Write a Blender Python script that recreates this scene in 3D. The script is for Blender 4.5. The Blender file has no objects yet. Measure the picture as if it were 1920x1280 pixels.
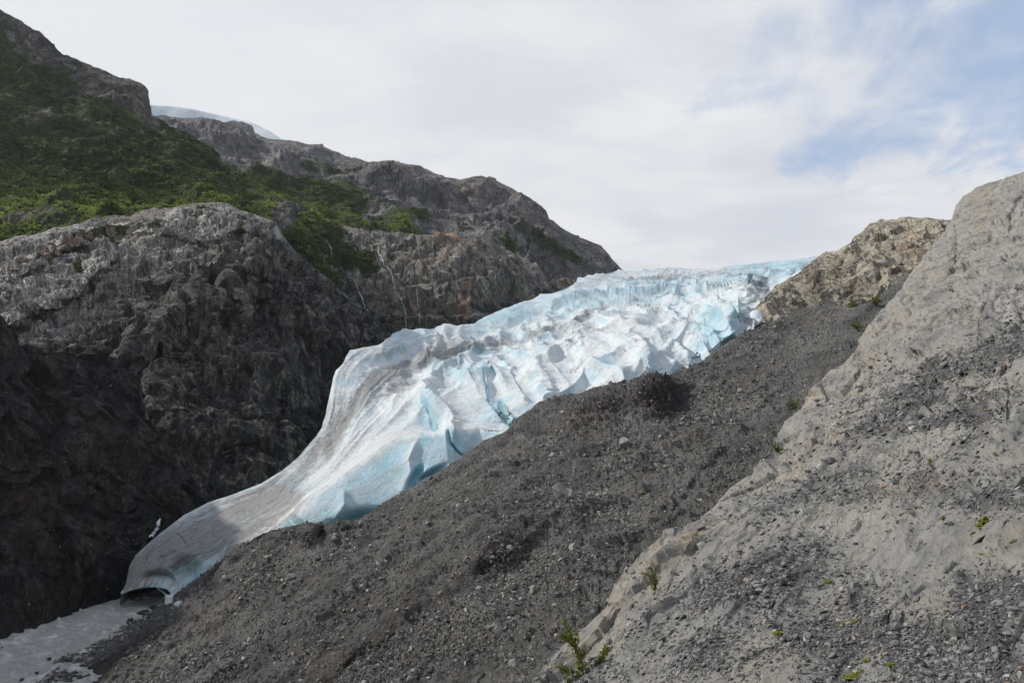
import bpy, bmesh, math, random
import numpy as np
from mathutils import Vector, Matrix

# ------------------------------------------------------------------ camera, sky, sun, exposure
sc = bpy.context.scene
C = sc.collection
FPX, PITCH = 1493.0, math.atan(120 / 1493.0)
cam_d = bpy.data.cameras.new("camera"); cam_d.sensor_width = 36.0; cam_d.lens = 36 * FPX / 1920
cam_d.clip_start = 0.1; cam_d.clip_end = 9000
cam = bpy.data.objects.new("camera", cam_d); C.objects.link(cam)
cam.rotation_euler = (math.pi / 2 + PITCH, 0, 0); sc.camera = cam
sc.view_settings.view_transform = 'Standard'; sc.view_settings.look = 'None'
sc.view_settings.exposure = 0.0; sc.view_settings.gamma = 1.0

SUN_AZ, SUN_EL = math.radians(-76), math.radians(36)      # azimuth from +Y, negative is to the left
sun_dir = Vector((math.sin(SUN_AZ) * math.cos(SUN_EL), math.cos(SUN_AZ) * math.cos(SUN_EL), math.sin(SUN_EL)))
sl = bpy.data.lights.new("sun", 'SUN'); sl.energy = 3.5; sl.angle = math.radians(1.5); sl.color = (1.0, .94, .86)
so = bpy.data.objects.new("sun", sl); C.objects.link(so)
so.rotation_euler = sun_dir.to_track_quat('Z', 'Y').to_euler()


class NT:                                                  # small helper to write node trees
    def __init__(s, tree): s.t = tree; s.t.nodes.clear()
    def n(s, typ, _props=None, **inp):
        nd = s.t.nodes.new(typ)
        for k, v in (_props or {}).items(): setattr(nd, k, v)
        for k, v in inp.items():
            key = int(k[1:]) if k[0] == 'i' and k[1:].isdigit() else k.replace('_', ' ')
            s.put(nd.inputs[key], v)
        return nd
    def put(s, sock, v):
        if isinstance(v, bpy.types.NodeSocket): s.t.links.new(v, sock)
        elif isinstance(v, bpy.types.Node): s.t.links.new(v.outputs[0], sock)
        else:
            if isinstance(v, tuple) and len(v) == 3 and len(getattr(sock, 'default_value', (0,))) == 4: v = v + (1,)
            sock.default_value = v
    def math(s, op, a, b=0.0, clamp=False): return s.n('ShaderNodeMath', {'operation': op, 'use_clamp': clamp}, i0=a, i1=b).outputs[0]
    def mix(s, f, a, b, mode='MIX'):
        nd = s.t.nodes.new('ShaderNodeMix'); nd.data_type = 'RGBA'; nd.blend_type = mode
        s.put(nd.inputs[0], f); s.put(nd.inputs[6], a); s.put(nd.inputs[7], b)
        return nd.outputs[2]
    def noise(s, vec, scale, detail=5, rough=.55, dist=0.0, typ='FBM', lac=2.0):
        return s.n('ShaderNodeTexNoise', {'noise_type': typ}, Vector=vec, Scale=scale, Detail=detail, Roughness=rough, Distortion=dist, Lacunarity=lac).outputs[0]
    def step(s, v, a, b, lo=0.0, hi=1.0):
        nd = s.n('ShaderNodeMapRange', {'interpolation_type': 'SMOOTHSTEP'}, Value=v, From_Min=a, From_Max=b, To_Min=lo, To_Max=hi)
        return nd.outputs[0]
    def mapv(s, vec, scale=(1, 1, 1), rot=(0, 0, 0)):
        return s.n('ShaderNodeMapping', Vector=vec, Scale=scale, Rotation=rot).outputs[0]
    def along(s, vec, alpha, sc_):                           # stretch a texture along the ground direction alpha (from +Y towards +X)
        return s.n('ShaderNodeMapping', {'vector_type': 'TEXTURE'}, Vector=vec, Rotation=(0, 0, -alpha), Scale=sc_).outputs[0]
    def attr(s, name): return s.n('ShaderNodeAttribute', {'attribute_name': name}).outputs['Color']
    def sep(s, v): return s.n('ShaderNodeSeparateXYZ', Vector=v).outputs


W = bpy.data.worlds.new("World"); sc.world = W; W.use_nodes = True
w = NT(W.node_tree)
skyt = w.n('ShaderNodeTexSky', {'sky_type': 'NISHITA', 'sun_disc': False, 'sun_elevation': SUN_EL, 'sun_rotation': SUN_AZ, 'air_density': 1.0, 'dust_density': .6, 'ozone_density': 1.5})
gd = w.n('ShaderNodeTexCoord').outputs['Generated']
sx, sy, sz = w.sep(gd)[:3]
zz = w.math('ADD', w.math('MAXIMUM', sz, 0.0), .22)
pl = w.n('ShaderNodeCombineXYZ', X=w.math('DIVIDE', sx, zz), Y=w.math('DIVIDE', sy, zz), Z=0.0).outputs[0]
n1 = w.noise(w.mapv(pl, (1.0, 1.15, 1)), 1.5, 8, .55, .5)
n2 = w.noise(w.mapv(pl, (1.0, .55, 1), (0, 0, .5)), 5.0, 9, .62, .5)
dotb = w.n('ShaderNodeVectorMath', {'operation': 'DOT_PRODUCT'}, i0=gd, i1=tuple(Vector((.55, .86, .41)).normalized())).outputs['Value']
blue = w.math('ADD', w.step(dotb, .90, 1.0, -.10, .50), w.math('MULTIPLY', w.math('SUBTRACT', n1, .5), 1.5))
blue = w.math('ADD', blue, w.math('MULTIPLY', w.math('SUBTRACT', n2, .5), 1.0))
blue = w.math('SUBTRACT', blue, w.step(w.math('ADD', sz, w.math('MULTIPLY', n2, .10)), .35, .26, 0, .62))
bf = w.step(blue, .17, .74)
dots = w.n('ShaderNodeVectorMath', {'operation': 'DOT_PRODUCT'}, i0=gd, i1=tuple(sun_dir)).outputs['Value']
gl = w.step(dots, .35, 1.0)
cl_n = w.step(w.noise(w.mapv(pl, (1, 1.6, 1)), 2.2, 6, .52, .3), .30, .70)
cl = w.mix(cl_n, (.69, .715, .775), (.86, .865, .885))
cl = w.mix(w.step(dots, .30, .85), cl, (.83, .845, .875))
nis = w.n('ShaderNodeVectorMath', {'operation': 'SCALE'}, i0=skyt, Scale=.13).outputs[0]
nisc = w.mix(.45, nis, (.42, .60, .93))
skc = w.mix(w.math('SUBTRACT', 1.0, w.math('MULTIPLY', bf, .80)), nisc, cl)
up_ = w.step(sz, .42, .72)                                  # unseen broken cloud overhead and behind, toned to set fill and contrast
cz = w.mix(w.step(w.math('ADD', n1, w.math('MULTIPLY', w.math('SUBTRACT', n2, .5), .3)), .46, .60), w.mix(.5, nis, (.34, .42, .56)), (.74, .75, .77))
skc = w.mix(up_, skc, cz)
bk = w.step(sy, .30, -.25)
skc = w.mix(w.math('MULTIPLY', bk, .92), skc, w.mix(w.step(n1, .42, .56), (.36, .43, .55), (.60, .60, .61)))
below = w.step(sz, -.12, .0)
skc = w.mix(below, (.10, .10, .10), skc)
w.n('ShaderNodeOutputWorld', Surface=w.n('ShaderNodeBackground', Color=skc, Strength=1.0))

# ------------------------------------------------------------------ numeric helpers
rng = np.random.default_rng(7); random.seed(7)
_perm = rng.permutation(256).astype(np.int32)
_g = rng.normal(size=(256, 3)); _g /= np.linalg.norm(_g, axis=1)[:, None]; _g = _g.astype(np.float32)


def perlin(p, seed=0):
    p = np.asarray(p, np.float32) + np.float32(seed * 17.37)
    i = np.floor(p).astype(np.int32); f = p - i
    u = f * f * f * (f * (f * 6 - 15) + 10)
    out = np.zeros(len(p), np.float32)
    for dx in (0, 1):
        wx = u[:, 0] if dx else 1 - u[:, 0]; hx = _perm[(i[:, 0] + dx) & 255]
        for dy in (0, 1):
            wy = u[:, 1] if dy else 1 - u[:, 1]; hy = _perm[(hx + i[:, 1] + dy) & 255]
            for dz in (0, 1):
                wz = u[:, 2] if dz else 1 - u[:, 2]; g = _g[_perm[(hy + i[:, 2] + dz) & 255]]
                out += wx * wy * wz * (g[:, 0] * (f[:, 0] - dx) + g[:, 1] * (f[:, 1] - dy) + g[:, 2] * (f[:, 2] - dz))
    return out


def fbm(p, lam, octs, gain=.5, ridged=False, spacing=None, seed=0, lac=2.03):
    """fractal noise, first wavelength lam metres; octaves finer than the local mesh fade out"""
    out = 0; a = 1.0; prev = 1.0
    for k in range(octs):
        n = perlin(p / lam, seed + k)
        if ridged:
            n = 1 - np.abs(n) * 2.6; n = n * n * np.sign(n); n = n * prev; prev = np.clip(n, 0, 1); n = n - .35
        if spacing is not None: n = n * np.clip(lam / spacing / 2.2 - .5, 0, 1)
        out = out + a * n; a *= gain; lam /= lac
    return out


def facet(p, lam, seed=0, tilt=1.0):
    """broken rock: every cell is a randomly tilted flat face; roughly -1..1"""
    q = np.asarray(p, np.float32) / lam + seed * 3.7; b = np.floor(q - .5).astype(np.int32)
    best = np.full(len(q), 1e9, np.float32); out = np.zeros(len(q), np.float32)
    for dx in (0, 1):
        for dy in (0, 1):
            for dz in (0, 1):
                c = b + np.array([dx, dy, dz], np.int32)
                h = _perm[(_perm[(_perm[c[:, 0] & 255] + c[:, 1]) & 255] + c[:, 2]) & 255]
                r = q - (c + .5 + _g[h] * .30); d = (r * r).sum(1); m = d < best
                v = (r * _g[(h * 7 + 13) & 255]).sum(1) * tilt * 1.6 + _g[(h * 3 + 5) & 255, 0] * .8
                best = np.where(m, d, best); out = np.where(m, v, out)
    return out


def warp(p, lam, amp):
    w_ = np.stack([perlin(p / lam, 61), perlin(p / lam, 67), perlin(p / lam, 71)], -1); return p + w_ * amp


def ray(px, py):
    xv = (np.asarray(px, float) - 960) / FPX; yv = (640 - np.asarray(py, float)) / FPX
    fw = math.cos(PITCH) - yv * math.sin(PITCH); up = math.sin(PITCH) + yv * math.cos(PITCH)
    return xv / fw, up / fw


def world(px, py, D):
    x, z = ray(px, py); return np.stack([x * D, D + 0 * x, z * D], -1)


RIVER_Z = -46.0
def R(px, py, dz=0.0): return float((RIVER_Z + dz) / ray(px, py)[1])      # distance at which a line of sight meets the water


def rbf(pts):
    A = np.array(pts, float); q = A[:, :2] / 500.0; v = np.log(A[:, 2]); n = len(q)
    def ker(d2): return d2 * np.log(d2 + 1e-9)
    K = ker(((q[:, None] - q[None]) ** 2).sum(-1)) + np.eye(n) * 2e-3
    Pm = np.c_[np.ones(n), q]; M = np.block([[K, Pm], [Pm.T, np.zeros((3, 3))]])
    s = np.linalg.solve(M, np.r_[v, np.zeros(3)])
    def f(px, py, raw=False):
        x = np.asarray(px, float) / 500; y = np.asarray(py, float) / 500
        o = s[n] + s[n + 1] * x + s[n + 2] * y
        for i in range(n): o = o + s[i] * ker((x - q[i, 0]) ** 2 + (y - q[i, 1]) ** 2)
        return np.exp(o)
    return f


def curve(pts):
    a = np.array(pts, float); return lambda x: np.interp(x, a[:, 0], a[:, 1])


def polydist(px, py, poly):
    """distance to a polyline and the signed side of it"""
    best = np.full(px.shape, 1e9); side = np.zeros(px.shape); tt = np.zeros(px.shape); L = len(poly) - 1
    for k in range(L):
        (x0, y0), (x1, y1) = poly[k][:2], poly[k + 1][:2]; dx, dy = x1 - x0, y1 - y0
        t = np.clip(((px - x0) * dx + (py - y0) * dy) / (dx * dx + dy * dy), 0, 1)
        d = np.hypot(px - x0 - t * dx, py - y0 - t * dy); m = d < best
        best = np.where(m, d, best); side = np.where(m, (px - x0) * dy - (py - y0) * dx, side); tt = np.where(m, (k + t) / L, tt)
    return best, np.sign(side), tt


def edist(x, y, top):                                        # distance in the layout to the skyline
    return polydist(x, y, top)[0] * (y >= curve(top)(x) - .01)


def blobs(px, py, lst):
    o = np.zeros(px.shape)
    for b in lst:
        x, y, rx, ry = b[:4]; ang = math.radians(b[4]) if len(b) > 4 else 0; s = b[5] if len(b) > 5 else 1.0
        dx, dy = px - x, py - y; u = dx * math.cos(ang) + dy * math.sin(ang); v = -dx * math.sin(ang) + dy * math.cos(ang)
        o = np.maximum(o, s * np.exp(-((u / rx) ** 2 + (v / ry) ** 2) ** 1.4))
    return o


def inpoly(px, py, poly, soft=14):
    """soft polygon membership"""
    ins = np.zeros(px.shape, bool); n = len(poly)
    for k in range(n):
        (x0, y0), (x1, y1) = poly[k], poly[(k + 1) % n]
        c = ((y0 > py) != (y1 > py)) & (px < (x1 - x0) * (py - y0) / (y1 - y0 + 1e-9) + x0); ins ^= c
    d, _, _ = polydist(px, py, poly + [poly[0]])
    return np.clip(.5 + np.where(ins, 1, -1) * d / soft * .5, 0, 1)


def ledges(x, y, lst, gain=1.0):
    m = np.ones(x.shape)
    for poly, a, w1, w2 in lst:                      # rock stands proud above the line and is cut back below it
        d, sd, t = polydist(x, y, poly); wd = np.where(sd > 0, w1, w2); env = np.clip(np.minimum(t, 1 - t) * 6, 0, 1); m *= 1 - gain * a * env * np.exp(-(d / wd) ** 1.4)
    return m
def grooves(x, y, lst):
    m = np.ones(x.shape)
    for poly, a, w_ in lst:
        d, sd, t = polydist(x, y, poly); m *= 1 + a * np.exp(-(d / w_) ** 2) * np.clip(np.minimum(t, 1 - t) * 8, 0, 1)
    return m

def smooth(a, b, x):
    t = np.clip((x - a) / (b - a), 0, 1); return t * t * (3 - 2 * t)


def raw_mesh(name, V, faces, smooth_=True):
    """V (n,3); faces (m,k) with constant k"""
    me = bpy.data.meshes.new(name); V = np.ascontiguousarray(V, np.float32); F = np.ascontiguousarray(faces, np.int32)
    me.vertices.add(len(V)); me.vertices.foreach_set('co', V.ravel())
    me.loops.add(F.size); me.loops.foreach_set('vertex_index', F.ravel())
    me.polygons.add(len(F)); me.polygons.foreach_set('loop_start', np.arange(0, F.size, F.shape[1], dtype=np.int32))
    me.polygons.foreach_set('use_smooth', np.full(len(F), smooth_))
    me.update(calc_edges=True)
    return me


def col_attr(me, name, a):
    at = me.color_attributes.new(name, 'FLOAT_COLOR', 'POINT'); b = np.ones((len(me.vertices), 4), np.float32)
    a = np.asarray(a, np.float32)
    if a.ndim == 1: b[:, :3] = a[:, None]
    else: b[:, :a.shape[1]] = a
    at.data.foreach_set('color', b.ravel())


def put(name, me, mat=None, parent=None, **props):
    o = bpy.data.objects.new(name, me); C.objects.link(o)
    if mat and me is not None and not me.materials: me.materials.append(mat)
    if parent: o.parent = parent
    for k, v in props.items(): o[k] = v
    return o


STEP = 1.7
PATCH = {}


def patch(name, top, bot, x0, x1, ctrl, disp, mat, masks=None, pull=None, step=STEP, back=14, backslope=(.15, .9), under=0, kind='structure', soften=0.0, backlen=1.0, **props):
    tc, bc, Df = curve(top), curve(bot), rbf(ctrl)
    xs = np.arange(x0, x1 + step, step); h = (bc(xs) - tc(xs)); nv = int(max(h.max(), 20) / step) + 1
    t = np.linspace(0, 1, nv)[:, None]
    PX = np.repeat(xs[None], nv, 0); PY = tc(xs)[None] + t * h[None]
    D = Df(PX, PY)
    if pull: D = D * pull(PX, PY)
    P = world(PX, PY, D)                                             # row 0 is the skyline
    if back:
        k = np.arange(back, 0, -1)[:, None]; q = k / back
        d = (D[0][None] * .004 * k ** 1.9) * .12 * backlen + D[0][None] * step / FPX * k
        B = np.repeat(P[0][None], back, 0).copy(); B[..., 1] += d
        B[..., 0] += d * (P[0][None, :, 0] / P[0][None, :, 1])
        B[..., 2] += d * (P[0][None, :, 2] / P[0][None, :, 1]) * .5 - d * (backslope[0] + (backslope[1] - backslope[0]) * q)
        P = np.concatenate([B, P]); PX = np.concatenate([np.repeat(xs[None], back, 0)] * 1 + [PX]); PY = np.concatenate([np.repeat(tc(xs)[None], back, 0), PY])
    if under:
        k = np.arange(1, under + 1)[:, None] / under
        U = np.repeat(P[-1][None], under, 0).copy(); U[..., 1] += 26 * k ** 1.3; U[..., 2] += 3.5 * np.sin(k * math.pi) - 9 * k ** 3
        P = np.concatenate([P, U]); PX = np.concatenate([PX, np.repeat(xs[None], under, 0)]); PY = np.concatenate([PY, np.repeat(bc(xs)[None], under, 0)])
    nr, nc = P.shape[:2]
    def normals(P):
        du = np.gradient(P, axis=1); dv = np.gradient(P, axis=0); N = np.cross(dv, du)
        N /= np.linalg.norm(N, axis=-1, keepdims=True) + 1e-9
        return -N if N[nr // 2, nc // 2] @ P[nr // 2, nc // 2] > 0 else N
    N = normals(P); Nf = N.reshape(-1, 3)
    Pf = P.reshape(-1, 3); sp = (Pf[:, 1] / FPX * step).astype(np.float32)
    d = disp(Pf, Nf, sp, PX.ravel(), PY.ravel())
    if isinstance(d, tuple): Pf = Pf + d[1]; d = d[0]
    Pf = Pf + Nf * np.asarray(d)[:, None]
    idx = np.arange(nr * nc).reshape(nr, nc)
    F = np.stack([idx[:-1, :-1], idx[1:, :-1], idx[1:, 1:], idx[:-1, 1:]], -1).reshape(-1, 4)
    me = raw_mesh(name, Pf, F)
    P2 = Pf.reshape(nr, nc, 3); N2 = normals(P2)
    mk = None
    if masks:
        res = masks(Pf, N2.reshape(-1, 3), PX.ravel(), PY.ravel()); mk = res['mask']
        for nm, arr in res.items(): col_attr(me, nm, arr)
    o = put(name, me, mat, kind=kind, **props)
    PATCH[name] = (P2, N2, PX, PY, mk, tc)
    return o


def on(name, px, py):
    """point and normal of a landform where it was laid out for this line of sight"""
    P, N, PX, PY = PATCH[name][:4]
    j = int(np.argmin(np.abs(PX[-1] - px))); i = int(np.argmin(np.abs(PY[:, j] - py)))
    return Vector(P[i, j]), Vector(N[i, j])


# ------------------------------------------------------------------ materials
def new_mat(name):
    m = bpy.data.materials.new(name); m.use_nodes = True; return m, NT(m.node_tree)


def finish(t, col, rough=.9, bump=None, strength=.5, dist=.1, spec=.25, **kw):
    b = t.n('ShaderNodeBsdfPrincipled', Base_Color=col, Roughness=rough); b.inputs['Specular IOR Level'].default_value = spec
    for k, v in kw.items(): t.put(b.inputs[k.replace('_', ' ')], v)
    if bump is not None: t.put(b.inputs['Normal'], t.n('ShaderNodeBump', Height=bump, Strength=strength, Distance=dist).outputs[0])
    t.n('ShaderNodeOutputMaterial', Surface=b)


def rock_mat(name, dark, mid, light, lam, *,  streak=0.0, aniso=(1, 1, 1), rot=(0, 0, 0), bump=1.0, extra=None, tan=(.2, .15, .1), tanf=.4, veg=None, rough=.88, spec=.25):
    """layered rock; lam = metres of the main tone patches; attributes stain (r), veg (g), wet/dark rock (b) in 'mask'"""
    m, t = new_mat(name)
    co = t.n('ShaderNodeTexCoord').outputs['Object']
    wv = t.n('ShaderNodeTexNoise', Vector=co, Scale=1.6 / lam, Detail=4, Roughness=.6).outputs['Color']
    wco = t.n('ShaderNodeVectorMath', {'operation': 'MULTIPLY_ADD'}, i0=wv, i1=(lam * .28,) * 3, i2=co).outputs[0]
    v = t.mapv(wco, aniso, rot)
    big = t.noise(v, 1 / lam, 6, .62); fine = t.noise(v, 7 / lam, 6, .72); iso = t.noise(co, 5 / lam, 6, .75)
    vo = t.n('ShaderNodeTexVoronoi', {'feature': 'F1'}, Vector=v, Scale=3.2 / lam)
    cell = t.sep(vo.outputs['Color'])
    ed = t.n('ShaderNodeTexVoronoi', {'feature': 'DISTANCE_TO_EDGE'}, Vector=v, Scale=3.2 / lam).outputs['Distance']
    ed2 = t.n('ShaderNodeTexVoronoi', {'feature': 'DISTANCE_TO_EDGE'}, Vector=v, Scale=9.5 / lam).outputs['Distance']
    f = t.math('ADD', t.math('MULTIPLY', big, .42), t.math('ADD', t.math('MULTIPLY', fine, .42), t.math('MULTIPLY', cell[0], .16)))
    c = t.mix(t.step(f, .38, .50), dark, mid)
    c = t.mix(t.step(f, .50, .62), c, light)
    hue = t.noise(v, .45 / lam, 5, .6, .8)
    c = t.mix(t.step(hue, .50, .70, 0, tanf), c, tan)
    dk = tuple(x * .35 for x in dark)
    c = t.mix(t.step(iso, .50, .34, 0, .75), c, dk)
    crk = t.math('MAXIMUM', t.math('MULTIPLY', t.step(ed, .035, .0), t.step(iso, .44, .54)), t.math('MULTIPLY', t.step(ed2, .05, .0), t.step(big, .44, .56)))
    c = t.mix(t.math('MULTIPLY', crk, .75), c, dk)
    if streak:                                            # water stains and narrow runnels down the face
        s1 = t.noise(t.mapv(wco, (1, 1, .07)), 2.4 / lam * 2, 6, .7); s2 = t.noise(t.mapv(wco, (1, 1, .05)), .5, 5, .7)
        c = t.mix(t.step(s1, .50, .38, 0, streak), c, dk); c = t.mix(t.step(s2, .56, .70, 0, streak * .6), c, tuple(x * 1.5 for x in light))
    mk = t.attr('mask'); r, g, b = t.sep(mk)[:3]
    stn = t.math('MULTIPLY', r, t.step(t.noise(v, 2.5 / lam, 6, .65), .38, .60))
    c = t.mix(stn, c, (.33, .17, .075) if extra is None else extra)
    c = t.n('ShaderNodeVectorMath', {'operation': 'SCALE'}, i0=c, Scale=t.math('ADD', 1.0, t.math('MAXIMUM', t.math('MULTIPLY', b, -1.0), 0.0))).outputs[0]   # lighter rock: dry weathering, plus sunlight painted onto dome and knob tops
    wet = t.math('MULTIPLY', t.math('MAXIMUM', b, 0.0), t.step(fine, .64, .44))  # darker rock: wet tone, plus shade painted on cliff face and bank recess
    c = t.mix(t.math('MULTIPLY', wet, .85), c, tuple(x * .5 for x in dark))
    if veg:
        vf = t.step(t.math('ADD', g, t.math('MULTIPLY', t.math('SUBTRACT', t.noise(co, 9 / lam, 6, .7), .5), .9)), .42, .58)
        vc = t.mix(t.step(t.noise(co, 3 / lam, 6, .65), .35, .65), veg[0], veg[1])
        vc = t.mix(t.step(t.noise(co, 11 / lam, 5, .65), .42, .66, 0, .6), vc, veg[2])
        c = t.mix(vf, c, vc)
    h = t.math('ADD', fine, t.math('ADD', t.math('MULTIPLY', iso, .5), t.math('MULTIPLY', crk, -.35)))
    finish(t, c, rough, h, 1.0, lam * .14 * bump, spec)
    return m


VEG = ((.026, .042, .014), (.065, .095, .028), (.13, .165, .050))
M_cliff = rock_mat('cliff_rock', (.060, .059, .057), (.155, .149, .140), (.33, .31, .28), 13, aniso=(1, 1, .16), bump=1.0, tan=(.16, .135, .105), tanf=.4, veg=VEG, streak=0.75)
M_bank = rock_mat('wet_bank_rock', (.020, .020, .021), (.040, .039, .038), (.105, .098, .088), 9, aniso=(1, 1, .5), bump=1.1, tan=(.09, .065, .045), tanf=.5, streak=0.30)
M_knob = rock_mat('knob_rock', (.055, .053, .051), (.17, .16, .145), (.33, .31, .27), 14, aniso=(1, 1, .22), bump=1.2, tan=(.20, .165, .125), tanf=.5, veg=VEG, streak=0.60)
M_ridge = rock_mat('ridge_rock', (.085, .083, .086), (.165, .158, .158), (.30, .285, .27), 34, aniso=(1, 1, .6), bump=1.1, tan=(.17, .135, .115), tanf=.45, veg=VEG, streak=0.25)
M_hill = rock_mat('hillside_ground', (.045, .043, .040), (.11, .10, .088), (.27, .255, .22), 22, aniso=(1, 1, .6), bump=1.0, tan=(.10, .075, .045), tanf=.5, veg=VEG)
M_tan = rock_mat('tan_rock', (.16, .145, .115), (.32, .29, .235), (.44, .405, .33), 26, aniso=(1, 1, .7), bump=.9, tan=(.30, .25, .18), tanf=.4, veg=VEG)


def slab_mat():
    m, t = new_mat('slab_rock')
    co = t.n('ShaderNodeTexCoord').outputs['Object']
    st = t.along(co, .55, (1, 3.8, .8))                     # foliation of the schist
    big = t.noise(st, .22, 8, .6, .8); fine = t.noise(st, 2.6, 7, .72, .6); gr = t.noise(co, 22, 8, .75)
    f = t.math('ADD', t.math('MULTIPLY', big, .5), t.math('ADD', t.math('MULTIPLY', fine, .32), t.math('MULTIPLY', gr, .18)))
    c = t.mix(t.step(f, .36, .50), (.17, .169, .164), (.30, .293, .272))
    c = t.mix(t.step(f, .50, .64), c, (.40, .388, .352))
    hue = t.noise(st, .35, 7, .62, 1.2)
    c = t.mix(t.step(hue, .52, .70, 0, .5), c, (.32, .30, .235))
    mk = t.attr('mask'); r, g, b = t.sep(mk)[:3]
    c = t.mix(t.math('MULTIPLY', r, t.step(t.noise(st, 1.3, 8, .7, .8), .40, .62)), c, (.42, .30, .175))
    c = t.mix(t.math('MULTIPLY', t.step(t.noise(t.along(co, .55, (1, 4, .8)), 1.7, 7, .7, 1.6), .60, .66), .35), c, (.33, .23, .15))
    pock = t.noise(st, 5.5, 6, .6, .3)
    c = t.mix(t.step(pock, .36, .27, 0, .75), c, (.05, .052, .055))
    gcol = t.mix(t.step(t.noise(co, 40, 4, .7), .35, .65), (.040, .041, .044), (.15, .15, .152))
    gf = t.step(t.math('ADD', b, t.math('MULTIPLY', t.math('SUBTRACT', t.noise(st, 2.2, 7, .75), .5), 1.7)), .40, .66)
    c = t.mix(t.math('MULTIPLY', gf, .85), c, gcol)
    ln = t.noise(t.along(co, .55, (1, 14, .5)), 1.6, 6, .7, .4); c = t.mix(t.step(ln, .44, .34, 0, .7), c, (.085, .085, .085))
    c = t.mix(t.step(ln, .60, .72, 0, .5), c, (.44, .43, .40))
    b1 = t.noise(t.along(co, .55, (1, 9, .45)), .38, 5, .7, .5); c = t.mix(t.step(b1, .48, .36, 0, .55), c, (.125, .127, .128)); c = t.mix(t.step(b1, .54, .68, 0, .6), c, (.40, .375, .31))
    fr = t.n('ShaderNodeTexVoronoi', {'feature': 'DISTANCE_TO_EDGE'}, Vector=t.along(t.n('ShaderNodeVectorMath', {'operation': 'MULTIPLY_ADD'}, i0=t.n('ShaderNodeTexNoise', Vector=co, Scale=.9, Detail=5, Roughness=.65).outputs['Color'], i1=(.9, .9, .9), i2=co).outputs[0], .55, (1, 9, .5)), Scale=1.1).outputs['Distance']
    frk = t.math('MULTIPLY', t.step(fr, .022, .0), t.step(big, .50, .60)); c = t.mix(t.math('MULTIPLY', frk, .7), c, (.055, .055, .055))
    mossn = t.step(t.math('ADD', g, t.math('MULTIPLY', t.math('SUBTRACT', t.noise(co, 5, 8, .7), .5), 1.2)), .52, .62)
    c = t.mix(t.math('MULTIPLY', mossn, .75), c, (.115, .13, .03))
    h = t.math('ADD', t.math('SUBTRACT', fine, t.math('MULTIPLY', frk, .8)), t.math('ADD', t.math('MULTIPLY', gr, .30), t.math('MULTIPLY', t.step(pock, .36, .27), -.5)))
    finish(t, c, .8, h, .8, .22, .3)
    return m


def moraine_mat():
    m, t = new_mat('moraine_debris')
    co = t.n('ShaderNodeTexCoord').outputs['Object']
    vo = t.n('ShaderNodeTexVoronoi', {'feature': 'F1'}, Vector=co, Scale=1.5, Randomness=1.0)
    vo2 = t.n('ShaderNodeTexVoronoi', {'feature': 'F1'}, Vector=co, Scale=.8, Randomness=1.0)
    gs = t.noise(t.along(co, .69, (1, 6, 1)), .35, 6, .7, .3); al = t.along(co, .69, (1, 3.2, 1)); big = t.noise(al, .09, 7, .66, .5); mid = t.noise(co, .5, 7, .75); fine = t.noise(co, 3.2, 6, .8)
    f = t.math('ADD', t.math('MULTIPLY', big, .45), t.math('ADD', t.math('MULTIPLY', mid, .3), t.math('MULTIPLY', fine, .25)))
    c = t.mix(t.step(f, .38, .52), (.082, .081, .079), (.160, .157, .150))
    c = t.mix(t.step(f, .51, .66), c, (.26, .255, .243))
    sp = t.sep(vo.outputs['Color'])
    peb = t.step(vo.outputs['Distance'], .40, .30)
    pc = t.mix(sp[0], (.05, .05, .05), (.34, .335, .31)); pc = t.mix(t.step(sp[1], .93, .97), pc, (.27, .17, .10))
    c = t.mix(t.math('MULTIPLY', peb, t.step(sp[2], .30, .60, 0, .85)), c, pc)
    hue = t.noise(t.along(co, .69, (1, 2, 1)), .06, 6, .65, 1.0)
    c = t.mix(t.step(hue, .50, .64, 0, .40), c, (.155, .145, .125)); c = t.mix(t.step(hue, .46, .36, 0, .5), c, (.060, .062, .066))
    c = t.mix(t.step(gs, .52, .36, 0, .65), c, (.050, .050, .050)); c = t.mix(t.step(gs, .56, .70, 0, .5), c, (.19, .185, .172))
    mk = t.attr('mask'); r, g, b = t.sep(mk)[:3]
    c = t.mix(t.math('MULTIPLY', r, t.step(t.noise(co, .6, 7, .75), .46, .60)), c, (.20, .115, .060))
    c = t.mix(t.math('MULTIPLY', b, t.step(mid, .25, .55)), c, (.040, .028, .027))
    c = t.mix(t.math('MULTIPLY', g, t.step(t.noise(co, 1.2, 7, .75), .46, .56)), c, (.24, .235, .22))
    h = t.math('ADD', t.math('MULTIPLY', mid, 1.6), t.math('ADD', t.math('MULTIPLY', fine, .5), t.math('MULTIPLY', t.step(vo.outputs['Distance'], .5, .2), .9)))
    finish(t, c, .92, h, 1.0, .55, .2)
    return m


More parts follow.
